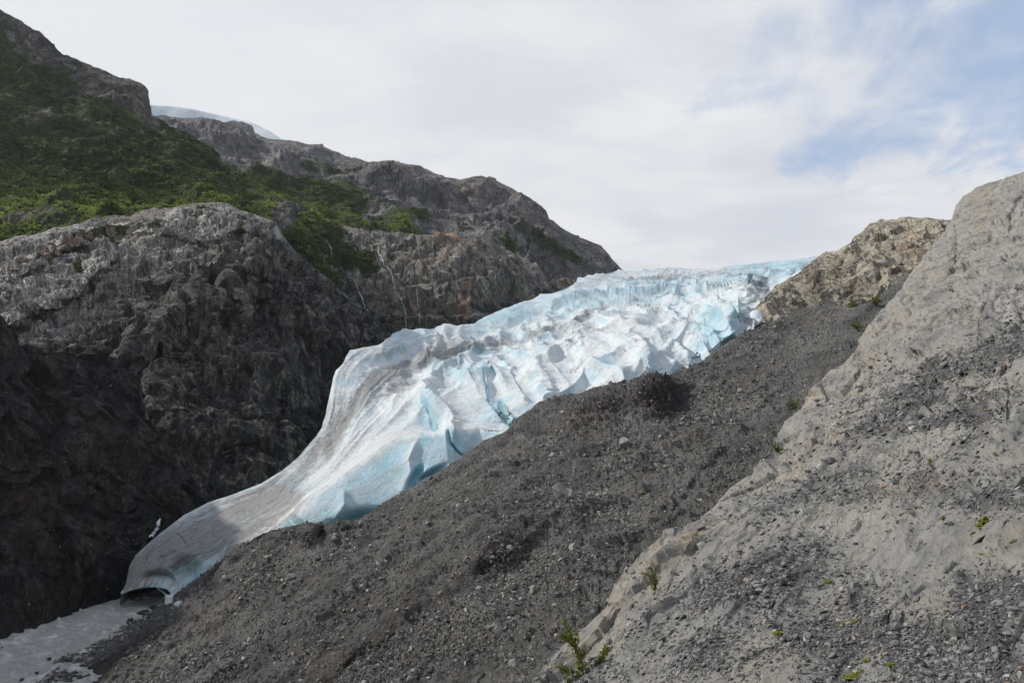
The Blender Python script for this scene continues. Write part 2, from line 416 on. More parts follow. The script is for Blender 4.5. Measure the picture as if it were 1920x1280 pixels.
def ice_mat():
    m, t = new_mat('glacier_ice')
    co = t.n('ShaderNodeTexCoord').outputs['Object']
    fl = t.attr('flow'); mk = t.attr('mask'); r, g, b = t.sep(mk)[:3]     # r dirt, g blue clean ice and painted fin wall shade, b whiter ice
    wn = t.n('ShaderNodeTexNoise', Vector=co, Scale=.07, Detail=5, Roughness=.6).outputs['Color']; fl = t.n('ShaderNodeVectorMath', {'operation': 'MULTIPLY_ADD'}, i0=wn, i1=(.16, .3, 0), i2=fl).outputs[0]
    v = t.mapv(fl, (26, 5, 1)); stripes = t.noise(v, 1.0, 7, .7, .5); fin = t.noise(t.mapv(fl, (80, 22, 1)), 1.0, 6, .75, .4)
    iso = t.noise(co, .09, 7, .66, .4); iso2 = t.noise(co, .5, 8, .7, .2)
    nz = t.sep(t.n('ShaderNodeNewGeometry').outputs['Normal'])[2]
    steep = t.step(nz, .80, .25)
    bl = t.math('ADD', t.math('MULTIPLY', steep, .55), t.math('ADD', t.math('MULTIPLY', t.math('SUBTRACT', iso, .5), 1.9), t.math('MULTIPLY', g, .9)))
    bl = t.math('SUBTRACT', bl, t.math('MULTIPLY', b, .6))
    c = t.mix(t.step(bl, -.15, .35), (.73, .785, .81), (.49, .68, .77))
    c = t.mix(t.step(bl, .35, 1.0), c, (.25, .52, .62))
    dn = t.math('ADD', t.math('MULTIPLY', stripes, .6), t.math('MULTIPLY', iso2, .4))
    light_dirt = t.step(dn, .43, .62, 0, .62)
    c = t.mix(light_dirt, c, (.48, .46, .44))
    df = t.math('MULTIPLY', t.step(t.math('ADD', r, t.math('MULTIPLY', t.math('SUBTRACT', dn, .5), 1.9)), .28, .85), t.step(r, .02, .25))
    dc = t.mix(t.step(fin, .36, .64), (.14, .134, .128), (.33, .318, .305))
    c = t.mix(t.math('MULTIPLY', df, .88), c, dc)
    h = t.math('ADD', t.math('MULTIPLY', stripes, .35), t.math('ADD', t.math('MULTIPLY', iso2, 1.2), t.math('MULTIPLY', fin, .25)))
    finish(t, c, .5, h, .7, 1.0, .4)
    return m


def simple_mat(name, c0, c1, scale, c2=None, rough=.85, bump=.3, dist=.05, spec=.3, objrand=False, tint=False):
    m, t = new_mat(name)
    co = t.n('ShaderNodeTexCoord').outputs['Object']; n = t.noise(co, scale, 8, .68, .3)
    c = t.mix(t.step(n, .35, .65), c0, c1)
    if c2: c = t.mix(t.step(t.noise(co, scale * 2.7, 7, .7), .52, .66), c, c2)
    if objrand:
        rd = t.n('ShaderNodeObjectInfo').outputs['Random']; c = t.mix(t.step(rd, .2, 1.0, 0, .6), c, tuple(x * 1.35 for x in c1))
        c = t.mix(t.step(rd, .93, .95, 0, .5), c, (.26, .19, .12))
    if tint: c = t.mix(1.0, c, t.attr('tint'), 'MULTIPLY')
    finish(t, c, rough, n, bump, dist, spec)
    return m


M_slab, M_moraine, M_ice = slab_mat(), moraine_mat(), ice_mat()
M_snowfield = simple_mat('snowfield_snow', (.66, .76, .81), (.80, .84, .87), .012, rough=.7, bump=.8, dist=6)
M_white_ice = simple_mat('white_ice', (.62, .70, .73), (.86, .88, .89), .8, rough=.5, dist=.3)
M_fall = simple_mat('falling_water', (.36, .37, .37), (.62, .63, .63), .6, rough=.4, dist=.3)
M_stone = simple_mat('loose_stone', (.12, .121, .123), (.22, .217, .208), 9, (.28, .27, .25), objrand=True, dist=.02)
M_pale = simple_mat('pale_boulder', (.20, .20, .195), (.36, .355, .335), 1.3, (.27, .25, .21), dist=.06)
M_darkstone = simple_mat('wet_dark_stone', (.022, .022, .023), (.055, .053, .050), 1.2, (.08, .075, .07), rough=.6, dist=.06)
M_gravel = simple_mat('scree_stone', (.75, .75, .76), (1, .99, .96), 6, dist=.02, tint=True)
M_bark = simple_mat('twig_bark', (.06, .045, .030), (.11, .085, .06), 20)
M_moss = simple_mat('moss', (.075, .095, .012), (.17, .19, .025), 30, (.11, .075, .02), dist=.01)


def leaf_mat(name, a, b, c):
    m, t = new_mat(name); tn = t.sep(t.attr('tint'))
    col = t.mix(tn[0], a, b); col = t.mix(t.math('MULTIPLY', tn[2], .8), col, tuple(x * k_ for x, k_ in zip(b, (3.1, 2.9, 2.6)))); col = t.mix(t.step(tn[1], .72, .95, 0, .8), col, c)
    df = t.n('ShaderNodeBsdfDiffuse', Color=col).outputs[0]; tr = t.n('ShaderNodeBsdfTranslucent', Color=col).outputs[0]
    t.n('ShaderNodeOutputMaterial', Surface=t.n('ShaderNodeMixShader', i0=.22, i1=df, i2=tr).outputs[0])
    return m


M_brush = leaf_mat('brush_leaves', (.032, .048, .015), (.145, .185, .052), (.20, .235, .075))
M_leaf = leaf_mat('willow_leaves', (.085, .12, .020), (.17, .20, .035), (.24, .17, .05))
M_pine = leaf_mat('sapling_needles', (.05, .08, .03), (.10, .14, .05), (.13, .17, .06))

# ------------------------------------------------------------------ landforms
def veg_from(px, py, poly_list, P, lam, amp=.8, seed=40, soft=30):
    g = np.zeros(len(px))
    for s, poly in poly_list: g = np.maximum(g, s * inpoly(px, py, poly, soft))
    return np.clip(g + amp * fbm(P, lam, 4, .55, seed=seed) * (g > .02), 0, 1)


# far icefield on the shoulder of the mountain
patch('icefield', [(255, 195), (285, 198), (330, 202), (370, 207), (440, 220), (475, 232), (500, 245), (530, 262), (560, 285)],
      [(255, 300), (560, 330)], 262, 556, [(260, 200, 1500), (400, 212, 1560), (530, 262, 1500), (560, 330, 1380), (400, 300, 1400), (260, 300, 1400)],
      lambda P, N, s, x, y: fbm(P, 120, 5, .5, spacing=s, seed=3) * 6, M_snowfield, step=2.5)

# far mountain ridge
ridge_top = [(240, 200), (285, 212), (300, 218), (330, 218), (352, 222), (375, 216), (400, 222), (418, 232), (440, 229), (470, 236), (492, 256), (520, 262), (545, 266), (570, 270), (600, 268), (630, 280), (660, 290),
             (690, 300), (730, 298), (750, 302), (790, 316), (830, 326), (862, 332), (885, 326), (905, 325), (930, 334), (965, 352), (1000, 374), (1015, 390), (1030, 408), (1060, 428), (1100, 450), (1130, 470), (1150, 486), (1168, 501), (1200, 520)]
ridge_top2 = ridge_top
ridge_ctrl = [(240, 215, 1250), (300, 216, 1300), (500, 255, 1250), (740, 300, 1180), (895, 327, 1130), (1010, 385, 1080), (1100, 452, 1050), (1168, 501, 1050), (1220, 530, 1050),
              (1100, 540, 860), (1000, 540, 800), (900, 470, 830), (700, 440, 780), (640, 440, 740), (500, 340, 880), (430, 300, 950), (300, 260, 1000), (640, 350, 920), (850, 400, 960), (970, 440, 930), (780, 380, 960), (600, 560, 720), (300, 560, 720), (900, 600, 760), (1180, 600, 860)]
def ridge_disp(P, N, s, x, y):
    q = P * np.array([1, 1, .45]); wq = warp(P, 40, 26) * np.array([1, 1, .5]); a = fbm(q, 150, 8, .55, True, s, 11) * 19 + fbm(P, 60, 6, .55, False, s, 23) * 8 + facet(wq, 38, 1) * 4.2 + facet(wq, 15, 2) * 2.4
    return a * (.22 + .78 * smooth(0, 34, y - curve(ridge_top)(x)))
def ridge_mask(P, N, x, y):
    g = veg_from(x, y, [(1.0, [(430, 300), (560, 330), (640, 340), (700, 390), (790, 425), (870, 440), (960, 470), (960, 520), (560, 520), (430, 420)]), (.62, [(560, 280), (660, 310), (760, 360), (900, 440), (700, 440), (560, 360)]),
                        (.35, [(900, 380), (1010, 420), (1160, 500), (1080, 500), (940, 440)]), (.6, [(310, 250), (400, 262), (440, 330), (330, 330)])], P, 70)
    r = blobs(x, y, [(880, 350, 60, 20, 10, .5), (1000, 420, 60, 12, 45, .6), (1120, 470, 60, 8, 38, .8), (740, 310, 60, 14, 10, .5)])
    b = -.5 + 1.2 * blobs(x, y, [(1040, 470, 60, 35, 30, .7), (830, 400, 20, 50, 0, .4), (690, 350, 40, 25, 40, .4)])
    return {'mask': np.stack([r * .35, g, b], -1)}
patch('mountain_ridge', ridge_top2, [(240, 420), (560, 560), (900, 570), (1200, 600)], 242, 1198, ridge_ctrl, ridge_disp, M_ridge, ridge_mask, backslope=(.1, .7), backlen=1.6)

# green hillside on the left
hill_top = [(-620, 60), (-300, 20), (-60, -45), (0, 12), (30, 30), (60, 55), (100, 80), (120, 100), (140, 104), (170, 117), (200, 130), (225, 143), (245, 145), (262, 155), (276, 168), (281, 190), (287, 212), (320, 235), (345, 245), (372, 262), (398, 275), (410, 300), (440, 326), (500, 350), (560, 372), (620, 395), (700, 430)]
hill_ctrl = [(-620, 60, 640), (-300, 20, 760), (-620, 200, 480), (-620, 470, 340), (-300, 250, 560), (-300, 470, 380), (-60, -40, 800), (0, 12, 800), (130, 103, 800), (240, 145, 800), (278, 175, 790), (287, 215, 780), (400, 275, 740), (440, 326, 700), (560, 372, 690), (700, 430, 690),
             (100, 250, 640), (250, 260, 660), (-60, 250, 620), (350, 320, 610), (200, 330, 560), (0, 330, 530), (0, 390, 460), (200, 390, 470), (400, 375, 500), (520, 400, 540), (600, 440, 610), (640, 480, 610), (560, 500, 520),
             (0, 470, 415), (-60, 470, 410), (200, 450, 440), (400, 450, 450), (640, 560, 560)]
def hill_disp(P, N, s, x, y):
    a = fbm(P, 110, 7, .55, True, s, 31) * 9 + fbm(P, 26, 5, .55, False, s, 33) * 4 + facet(warp(P, 20, 12), 16, 3) * 1.6 + np.clip(fbm(P, 9, 3, .5, False, s, 35), -.2, 1) * 3.0
    return a * (.35 + .65 * smooth(0, 40, edist(x, y, hill_top)))
def hill_mask(P, N, x, y):
    top = curve([q for q in hill_top if not 250 < q[0] < 330])(x)
    g = np.clip(smooth(14, 90, y - top + 60 * fbm(P, 90, 5, .6, seed=5)) * 1.05, 0, 1)
    g = np.where(x > 300, np.maximum(g, .7), g)
    rocky = blobs(x, y, [(75, 235, 50, 45, 0, .6), (70, 400, 120, 16, 8, .5), (40, 432, 60, 10, 5, .7), (540, 400, 22, 22, 0, 1.0), (250, 175, 25, 22, 0, .8)])
    g = np.clip(g - rocky + .35 * fbm(P, 40, 4, .6, seed=9), 0, 1)
    b = -.3 + 1.2 * blobs(x, y, [(68, 260, 12, 50, 0, .9), (100, 90, 40, 14, 40, .6)])
    return {'mask': np.stack([0 * g, g, b], -1)}
patch('hillside', hill_top, [(-620, 560), (-60, 520), (250, 480), (560, 560), (700, 560)], -620, 640, hill_ctrl, hill_disp, M_hill, hill_mask, backslope=(.1, .6), backlen=1.6)

# rounded rock knob beside the upper ice
knob_top = [(540, 470), (580, 450), (620, 430), (645, 420), (690, 432), (740, 436), (790, 440), (815, 435), (845, 436), (870, 448), (910, 452), (935, 460), (962, 474), (985, 500), (1000, 515), (1012, 532), (1030, 525), (1060, 522), (1090, 528), (1140, 545)]
knob_ctrl = [(540, 470, 590), (580, 450, 620), (645, 420, 650), (740, 436, 650), (830, 435, 650), (930, 458, 640), (985, 500, 630), (1012, 532, 650), (1090, 525, 760), (1140, 545, 760), (700, 500, 575), (850, 500, 575), (940, 530, 580), (780, 470, 605),
             (740, 620, 520), (900, 600, 530), (1010, 570, 600), (650, 560, 545), (600, 500, 575), (640, 640, 500), (540, 640, 480), (1100, 600, 680), (820, 680, 500), (700, 460, 610), (900, 480, 600)]
def knob_disp(P, N, s, x, y):
    st = P * np.array([1, 1, .22]); r2 = (P @ np.array([[.8, -.6, 0], [.6, .8, 0], [0, 0, 1]])) * np.array([.6, 1, 1])
    a = fbm(st, 26, 5, .48, True, s, 51) * 2.6 + fbm(r2, 40, 5, .5, True, s, 53) * 3.0 + fbm(P, 9, 4, .6, False, s, 54) * 1.0
    wq = warp(P, 14, 6) * np.array([1, 1, .28]); a = a + facet(wq, 16, 4) * 2.6 + facet(wq, 6.0, 5) * 1.5
    return a * (.4 + .6 * smooth(0, 20, y - curve(knob_top)(x)))
def knob_mask(P, N, x, y):
    g = veg_from(x, y, [(1.0, [(540, 440), (640, 440), (660, 470), (700, 480), (690, 515), (640, 505), (600, 520), (540, 530)]), (.55, [(700, 432), (820, 440), (800, 458), (720, 452)]), (.6, [(690, 455), (720, 470), (760, 495), (740, 505), (700, 480)])], P, 30)
    r = blobs(x, y, [(845, 447, 35, 15, 0, .95), (870, 560, 18, 40, 5, .85), (785, 575, 12, 30, 0, .6), (1070, 535, 25, 10, 0, .8), (830, 480, 40, 10, -25, .4)]) * .6
    b = np.clip(smooth(500, 640, y + 20 * fbm(P, 18, 3, seed=2)) * 1.5 - .75 + 1.2 * blobs(x, y, [(640, 580, 60, 60, 0, .8), (600, 520, 60, 50, 0, .8), (960, 530, 30, 40, 30, .4)]), -1, 1)  # paler top paints in sunlight on drier rock; darker wet rock below
    return {'mask': np.stack([r, g, b], -1)}
patch('rock_knob', knob_top, [(540, 680), (740, 690), (900, 650), (1010, 610), (1140, 600)], 542, 1138, knob_ctrl, knob_disp, M_knob, knob_mask, step=1.5)

# big dark dome and its cliff
dome_top = [(-560, 540), (-300, 520), (-60, 475), (0, 452), (60, 440), (100, 430), (130, 424), (200, 405), (240, 402), (290, 390), (330, 388), (375, 379), (430, 381), (450, 394), (480, 402), (510, 412), (528, 430), (545, 455), (565, 478), (600, 508), (640, 542), (680, 577), (712, 608), (728, 622), (735, 634), (760, 660)]
dome_ctrl = [(-560, 540, 300), (-300, 520, 330), (-560, 860, 190), (-300, 860, 215), (-300, 680, 260), (-60, 475, 380), (0, 452, 385), (130, 424, 395), (200, 405, 405), (300, 390, 415), (375, 379, 420), (430, 381, 420), (510, 412, 412), (545, 455, 405), (600, 508, 400), (680, 577, 395), (735, 634, 380), (760, 660, 375),
             (0, 540, 330), (100, 500, 345), (200, 460, 362), (300, 425, 385), (60, 590, 305), (150, 590, 312), (250, 560, 322), (300, 500, 338), (400, 470, 350), (480, 460, 362), (540, 520, 362), (450, 600, 325), (550, 600, 345), (650, 640, 362), (680, 620, 370),
             (300, 650, 292), (350, 750, 272), (450, 750, 288), (550, 720, 312), (620, 720, 335), (600, 800, 300), (560, 860, 272), (490, 915, 248), (390, 950, 234), (300, 900, 240), (250, 800, 258), (200, 700, 276), (100, 700, 274), (0, 700, 270), (-60, 700, 268), (100, 900, 240), (400, 1000, 230), (700, 760, 345), (600, 900, 275), (760, 720, 365)]
DOME_LEDGES = [([(15, 622), (24, 612), (60, 578), (101, 572), (144, 548), (165, 518), (201, 498), (232, 464)], .030, 34, 6), ([(2, 575), (7, 562), (20, 525), (67, 501), (111, 467), (151, 461), (175, 455)], .022, 24, 5), ([(-20, 512), (30, 504), (84, 471), (134, 447), (201, 434), (269, 404)], .016, 18, 4),
               ([(230, 440), (290, 430), (350, 445), (400, 452), (440, 430), (500, 440), (525, 445)], .014, 24, 6), ([(320, 560), (345, 572), (372, 566)], .03, 10, 16), ([(270, 660), (300, 600), (330, 580), (370, 600)], .02, 8, 40), ([(420, 500), (440, 560), (450, 640)], .012, 10, 20), ([(480, 600), (495, 680), (490, 740)], .014, 10, 20), ([(560, 540), (590, 620), (600, 700)], .014, 20, 10)]
DOME_CRACKS = [([(405, 602), (440, 585), (480, 568), (515, 540), (535, 530)], .018, 2.5), ([(385, 480), (395, 560), (390, 640)], .02, 5), ([(300, 640), (295, 720), (310, 800)], .02, 5), ([(440, 700), (450, 800), (430, 880)], .022, 6), ([(520, 640), (530, 740), (520, 830)], .02, 5), ([(240, 560), (250, 640), (240, 700)], .02, 5), ([(580, 560), (620, 640), (630, 700)], .016, 4)]
DOME_CRACKS += [([(350 + 34 * k, 470 + 14 * (k % 3)), (356 + 34 * k, 560), (350 + 35 * k, 660 + 20 * (k % 2))], .012, 3.5) for k in range(8)] + [([(260 + 38 * k, 640), (262 + 38 * k, 720 + 12 * (k % 3)), (256 + 38 * k, 800)], .014, 3.5) for k in range(9)]
def dome_pull(x, y): return ledges(x, y, DOME_LEDGES, 1.3) * grooves(x, y, DOME_CRACKS)
def dome_disp(P, N, s, x, y):
    st = P * np.array([1, .8, .2])
    a = fbm(st, 15, 5, .45, True, s, 61) * 1.1 + fbm(P * np.array([1, 1, .3]), 44, 4, .45, False, s, 62) * 4.5
    wq = warp(P, 16, 2.5) * np.array([1, 1, .26]); a = a + facet(wq, 17, 6) * 3.6 + facet(wq, 6.5, 7) * 1.6 + facet(wq, 2.6, 21) * .5
    ang = math.radians(32); c, n = math.cos(ang), math.sin(ang)                       # sloping strata on the crown
    u = P[:, 0] * c + P[:, 2] * n; v = -P[:, 0] * n + P[:, 2] * c; lay = np.stack([u * .22, P[:, 1] * .6, v * 1.2], -1)
    wl = warp(lay, 5, 3); b = fbm(lay, 13, 7, .6, True, s, 63) * 3.2 + fbm(P, 5, 4, .6, False, s, 66) * .6 + facet(wl, 5.5, 8) * 1.7 + facet(wl, 2.4, 9) * .8
    k = np.clip(inpoly(x, y, [(-80, 430), (130, 415), (380, 370), (520, 400), (500, 440), (380, 450), (240, 540), (150, 620), (60, 660), (-80, 640)], 60), 0, 1)
    w_ = b * k + a * (1 - k * .8)
    return w_ * (.3 + .7 * smooth(0, 24, y - curve(dome_top)(x)))
def dome_mask(P, N, x, y):
    g = veg_from(x, y, [(.45, [(130, 420), (330, 390), (300, 420), (150, 470)]), (.5, [(340, 385), (420, 385), (430, 400), (360, 410)])], P, 14, soft=18)
    g = np.maximum(g, blobs(x, y, [(95, 492, 10, 10), (450, 438, 12, 8), (200, 442, 16, 8, -20), (145, 495, 10, 12)]) * 1.0)
    r = blobs(x, y, [(150, 450, 120, 12, -20, .3), (350, 660, 80, 80, 0, .12)])
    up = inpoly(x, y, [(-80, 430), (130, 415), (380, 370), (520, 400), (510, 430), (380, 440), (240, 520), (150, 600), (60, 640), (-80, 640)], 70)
    b = np.clip(smooth(520, 860, y + 60 * fbm(P, 30, 4, seed=6)) * .75 + .35 - up * 2.7 + blobs(x, y, [(600, 700, 60, 120, 0, .5)]), -2.2, 1)  # sunlight painted on the dry crown, shade on the wet face
    return {'mask': np.stack([r, g, b], -1)}
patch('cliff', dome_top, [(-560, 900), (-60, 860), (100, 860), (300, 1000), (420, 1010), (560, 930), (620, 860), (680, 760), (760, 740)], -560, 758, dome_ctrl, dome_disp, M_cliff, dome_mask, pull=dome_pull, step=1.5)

# dark bank above the river
bank_top = [(-400, 480), (-60, 560), (0, 600), (40, 640), (70, 652), (120, 655), (180, 660), (215, 690), (245, 720), (270, 760), (300, 830), (345, 895), (395, 945), (440, 975)]
bank_ctrl = [(-400, 480, 170), (-400, 1325, 112), (-400, 900, 140), (-60, 560, 205), (0, 600, 212), (100, 655, 228), (230, 700, 242), (300, 830, 232), (390, 945, 224), (440, 975, 222), (0, 750, 196), (100, 800, 206), (200, 850, 214), (100, 950, 192), (0, 1000, 178), (200, 1000, 200), (250, 930, 210), (215, 960, 208),
             (-60, 1225, R(-60, 1225, -1)), (0, 1197, R(0, 1197)), (110, 1158, R(110, 1158)), (180, 1132, R(180, 1132)), (235, 1118, R(235, 1118)), (60, 1130, 172), (170, 1090, 186), (250, 1060, 200), (300, 1010, 210), (320, 1110, 205), (440, 1050, 218), (-60, 900, 182)]
def bank_disp(P, N, s, x, y):
    q = P * np.array([1, 1, .6]); wq = warp(P, 9, 6) * np.array([1, 1, .6]); return (fbm(q, 24, 6, .5, True, s, 71) * 1.6 + fbm(P, 11, 5, .5, False, s, 73) * 1.0 + facet(wq, 9, 10) * 1.5 + facet(wq, 3.6, 11) * .7) * (1 - .5 * smooth(1040, 1140, y))
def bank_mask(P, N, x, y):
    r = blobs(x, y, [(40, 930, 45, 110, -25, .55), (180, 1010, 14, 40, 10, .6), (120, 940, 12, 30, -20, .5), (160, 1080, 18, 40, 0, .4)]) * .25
    b = np.clip(.35 + .6 * fbm(P, 22, 4, seed=8) + blobs(x, y, [(215, 990, 28, 60, 0, .9), (215, 1070, 30, 50, 0, .9), (130, 700, 90, 30, 0, .2)]), 0, 1)  # wet tone; the strong blobs paint the shade of the recess
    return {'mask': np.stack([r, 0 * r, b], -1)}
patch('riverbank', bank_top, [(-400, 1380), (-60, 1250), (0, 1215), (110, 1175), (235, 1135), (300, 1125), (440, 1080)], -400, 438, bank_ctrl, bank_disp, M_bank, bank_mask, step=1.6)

# tan rock knob on the right
tan_top = [(1370, 640), (1388, 603), (1410, 578), (1450, 541), (1480, 518), (1505, 502), (1530, 481), (1548, 472), (1570, 468), (1600, 442), (1622, 432), (1632, 418), (1650, 412), (1680, 412), (1705, 407), (1740, 410), (1780, 407), (1860, 420)]
tan_ctrl = [(a_, b_, c_ * .94) for a_, b_, c_ in [(1370, 640, 352), (1400, 590, 362), (1450, 541, 385), (1530, 481, 410), (1640, 415, 420), (1780, 407, 400), (1860, 420, 390), (1430, 600, 352), (1530, 560, 368), (1640, 500, 375), (1740, 470, 372), (1450, 680, 340), (1600, 620, 352), (1860, 620, 350), (1600, 460, 398)]]
def tan_disp(P, N, s, x, y):
    st = P * np.array([1, 1, .5]); wq = warp(P, 12, 8) * np.array([1, 1, .6]); return (facet(wq, 11, 12) * 1.1 + facet(wq, 4.5, 13) * .6 + fbm(st, 30, 8, .56, True, s, 81) * 3.2 + fbm(P, 12, 6, .6, False, s, 83) * 2.0) * (.35 + .65 * smooth(0, 20, y - curve(tan_top)(x)))
def tan_mask(P, N, x, y):
    g = veg_from(x, y, [(.5, [(1640, 412), (1780, 405), (1790, 440), (1700, 430)])], P, 14)
    r = .5 * blobs(x, y, [(1720, 460, 50, 25, 10, .55), (1650, 470, 12, 40, 20, .4)]); b = -.65 + 1.6 * blobs(x, y, [(1530, 545, 22, 24, 0, .9), (1395, 590, 8, 30, 20, .9), (1660, 505, 40, 5, 15, .5)])
    return {'mask': np.stack([r, g * .7, b], -1)}
patch('rock_outcrop', tan_top, [(1370, 720), (1450, 700), (1650, 640), (1860, 620)], 1372, 1858, tan_ctrl, tan_disp, M_tan, tan_mask, step=1.6)

mor_top = [(60, 1290), (98, 1262), (104, 1240), (125, 1228), (165, 1210), (200, 1190), (235, 1170), (262, 1158), (290, 1140), (330, 1116), (380, 1075), (430, 1035), (480, 1002), (510, 988), (560, 985), (600, 980), (628, 988), (655, 985), (690, 962), (740, 930), (790, 905), (820, 885), (860, 858), (900, 832), (945, 812), (965, 790), (985, 772), (1010, 752), (1040, 742),
           (1085, 735), (1110, 722), (1150, 715), (1195, 705), (1215, 698), (1232, 702), (1260, 698), (1290, 688), (1320, 672), (1345, 655), (1370, 638), (1400, 622), (1440, 606), (1480, 588), (1520, 572), (1560, 570), (1600, 575), (1640, 560), (1700, 515), (1740, 500), (1800, 520)]
# the glacier
ice_top = [(226, 1112), (236, 1096), (243, 1060), (255, 1040), (300, 1000), (345, 965), (390, 941), (440, 925), (490, 905), (530, 880), (560, 852), (590, 818), (602, 800), (611, 775), (617, 748), (626, 706), (630, 694), (645, 684), (648, 668), (656, 656), (690, 652), (715, 645), (738, 625), (762, 615), (790, 618), (830, 608), (860, 610), (890, 607), (920, 590),
           (960, 574), (1000, 559), (1040, 545), (1075, 530), (1085, 519), (1120, 513), (1165, 506), (1210, 505), (1255, 501), (1300, 503), (1350, 504), (1375, 496), (1430, 490), (1480, 486), (1530, 480), (1600, 474)]
ice_bot = [(226, 1114), (240, 1108), (262, 1102), (290, 1100), (312, 1104), (326, 1116), (345, 1135), (450, 1085), (560, 1060), (700, 1010), (850, 940), (1000, 850), (1100, 810), (1250, 760), (1385, 700), (1410, 628), (1440, 575), (1490, 530), (1600, 490)]
ice_ctrl = [(235, 1108, 187), (290, 1100, 186), (345, 1125, 184), (243, 1060, 191), (300, 1000, 199), (390, 941, 211), (490, 905, 221), (560, 852, 236), (610, 790, 257), (620, 735, 280), (640, 690, 296), (657, 656, 318), (729, 640, 348), (800, 612, 420), (900, 605, 470), (960, 574, 510), (1010, 555, 560), (1085, 519, 690), (1165, 505, 900), (1300, 503, 1050), (1430, 490, 1080), (1530, 480, 1040), (1600, 474, 980),
            (350, 1060, 187), (400, 1000, 196), (450, 1050, 181), (500, 980, 196), (600, 880, 215), (545, 985, 190), (560, 1040, 182), (660, 850, 222), (640, 960, 186), (740, 940, 188), (700, 800, 240), (800, 850, 209), (850, 900, 196), (700, 1000, 178), (900, 830, 213), (950, 810, 217), (780, 780, 240), (700, 740, 278), (800, 700, 296), (880, 740, 258), (1000, 700, 285), (1000, 760, 240), (1000, 830, 212), (1100, 735, 248), (1100, 650, 322),
            (1200, 700, 264), (1150, 590, 385), (1220, 630, 325), (1300, 680, 286), (1250, 740, 255), (1320, 600, 352), (1380, 640, 315), (1400, 690, 300), (1420, 580, 362), (1250, 555, 500), (1400, 545, 430), (1480, 520, 540), (1100, 560, 520), (1050, 600, 430), (1300, 525, 720), (1450, 505, 800), (900, 660, 365), (760, 675, 338), (960, 630, 410)]
ICE_RIBS = [  # polyline, pull, width on the side away from / towards the camera
    ([(500, 990), (540, 968), (580, 930), (640, 893), (700, 848), (740, 822), (790, 806), (850, 800), (900, 800)], .085, 11, 100),
    ([(790, 805), (765, 860), (770, 885), (752, 935)], .012, 10, 14), ([(644, 915), (645, 945), (622, 985)], .010, 8, 8),
    ([(1135, 560), (1165, 575), (1197, 594), (1225, 618), (1245, 648), (1262, 679), (1270, 700)], .030, 26, 46), ([(1095, 625), (1130, 645), (1160, 672), (1190, 705)], .020, 22, 34),
    ([(1010, 650), (1048, 682), (1065, 707), (1072, 735)], 0.040, 8, 31),
    ([(960, 640), (1000, 668), (1027, 700), (1040, 735)], 0.037, 8, 31), ([(905, 640), (938, 663), (958, 691), (975, 724), (1000, 755)], 0.040, 8, 31), ([(850, 655), (901, 679), (913, 707), (917, 740), (950, 778)], 0.034, 7, 31), ([(1180, 640), (1210, 665), (1230, 700)], 0.034, 8, 24),
    ([(1280, 580), (1312, 560), (1337, 566), (1358, 582), (1371, 620), (1385, 640)], 0.052, 18, 40), ([(1375, 545), (1405, 538), (1425, 550)], .012, 14, 22), ([(1382, 545), (1384, 569), (1386, 600)], 0.034, 6, 16),
    ([(760, 720), (800, 742), (830, 790)], .018, 30, 14), ([(700, 760), (680, 800), (650, 850), (600, 900)], .012, 26, 26), ([(900, 605), (960, 600), (1060, 570), (1120, 545)], .012, 30, 20), ([(980, 640), (1060, 615), (1120, 585)], .02, 24, 16),
    ([(640, 760), (700, 690), (800, 655), (900, 640)], .012, 18, 26)]
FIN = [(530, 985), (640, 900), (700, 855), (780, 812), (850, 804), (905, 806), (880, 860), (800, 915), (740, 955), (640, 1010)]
ICE_CRACKS = [[(840, 800), (844, 829), (856, 845), (870, 858)], [(905, 690), (918, 740), (938, 765), (955, 790)], [(938, 745), (948, 775), (965, 800)], [(520, 930), (535, 905), (552, 892)], [(545, 925), (552, 908), (556, 900)], [(855, 655), (920, 655)], [(795, 752), (815, 800)], [(330, 1000), (342, 1010), (352, 1026)], [(395, 982), (399, 996), (397, 1012)], [(298, 1046), (312, 1042), (328, 1032)], [(440, 962), (462, 956), (484, 957)], [(420, 1045), (432, 1020), (450, 1004)], [(270, 1062), (276, 1040), (290, 1022)], [(360, 1045), (390, 1036), (420, 1030)]]
def ice_pull(x, y):
    m = np.ones(x.shape)
    for poly, a, w1, w2 in ICE_RIBS:
        d, sd, t = polydist(x, y, poly); wd = np.where(sd > 0, w1, w2)
        env = np.clip(np.minimum(t, 1 - t) * 6 + .05, 0, 1)
        m *= 1 - a * env * np.exp(-(d / wd) ** 1.3)
    for poly in ICE_CRACKS:
        d, sd, t = polydist(x, y, poly); m *= 1 + (.0025 if poly[0][0] < 600 else .010) * np.exp(-(d / 2.2) ** 2) * np.clip(np.minimum(t, 1 - t) * 8, 0, 1)
    m *= 1 + .035 * blobs(x, y, [(670, 975, 45, 16, -12)]) + .022 * blobs(x, y, [(776, 900, 9, 26, 30), (800, 893, 34, 7, -30), (1144, 672, 14, 12, 0, .1), (1240, 600, 20, 20, 0, .6), (300, 1085, 30, 14), (345, 1065, 22, 22)])
    m *= 1 + .02 * blobs(x, y, [(805, 780, 20, 22), (930, 720, 12, 30, -20), (1090, 690, 14, 40, -25)])
    return m
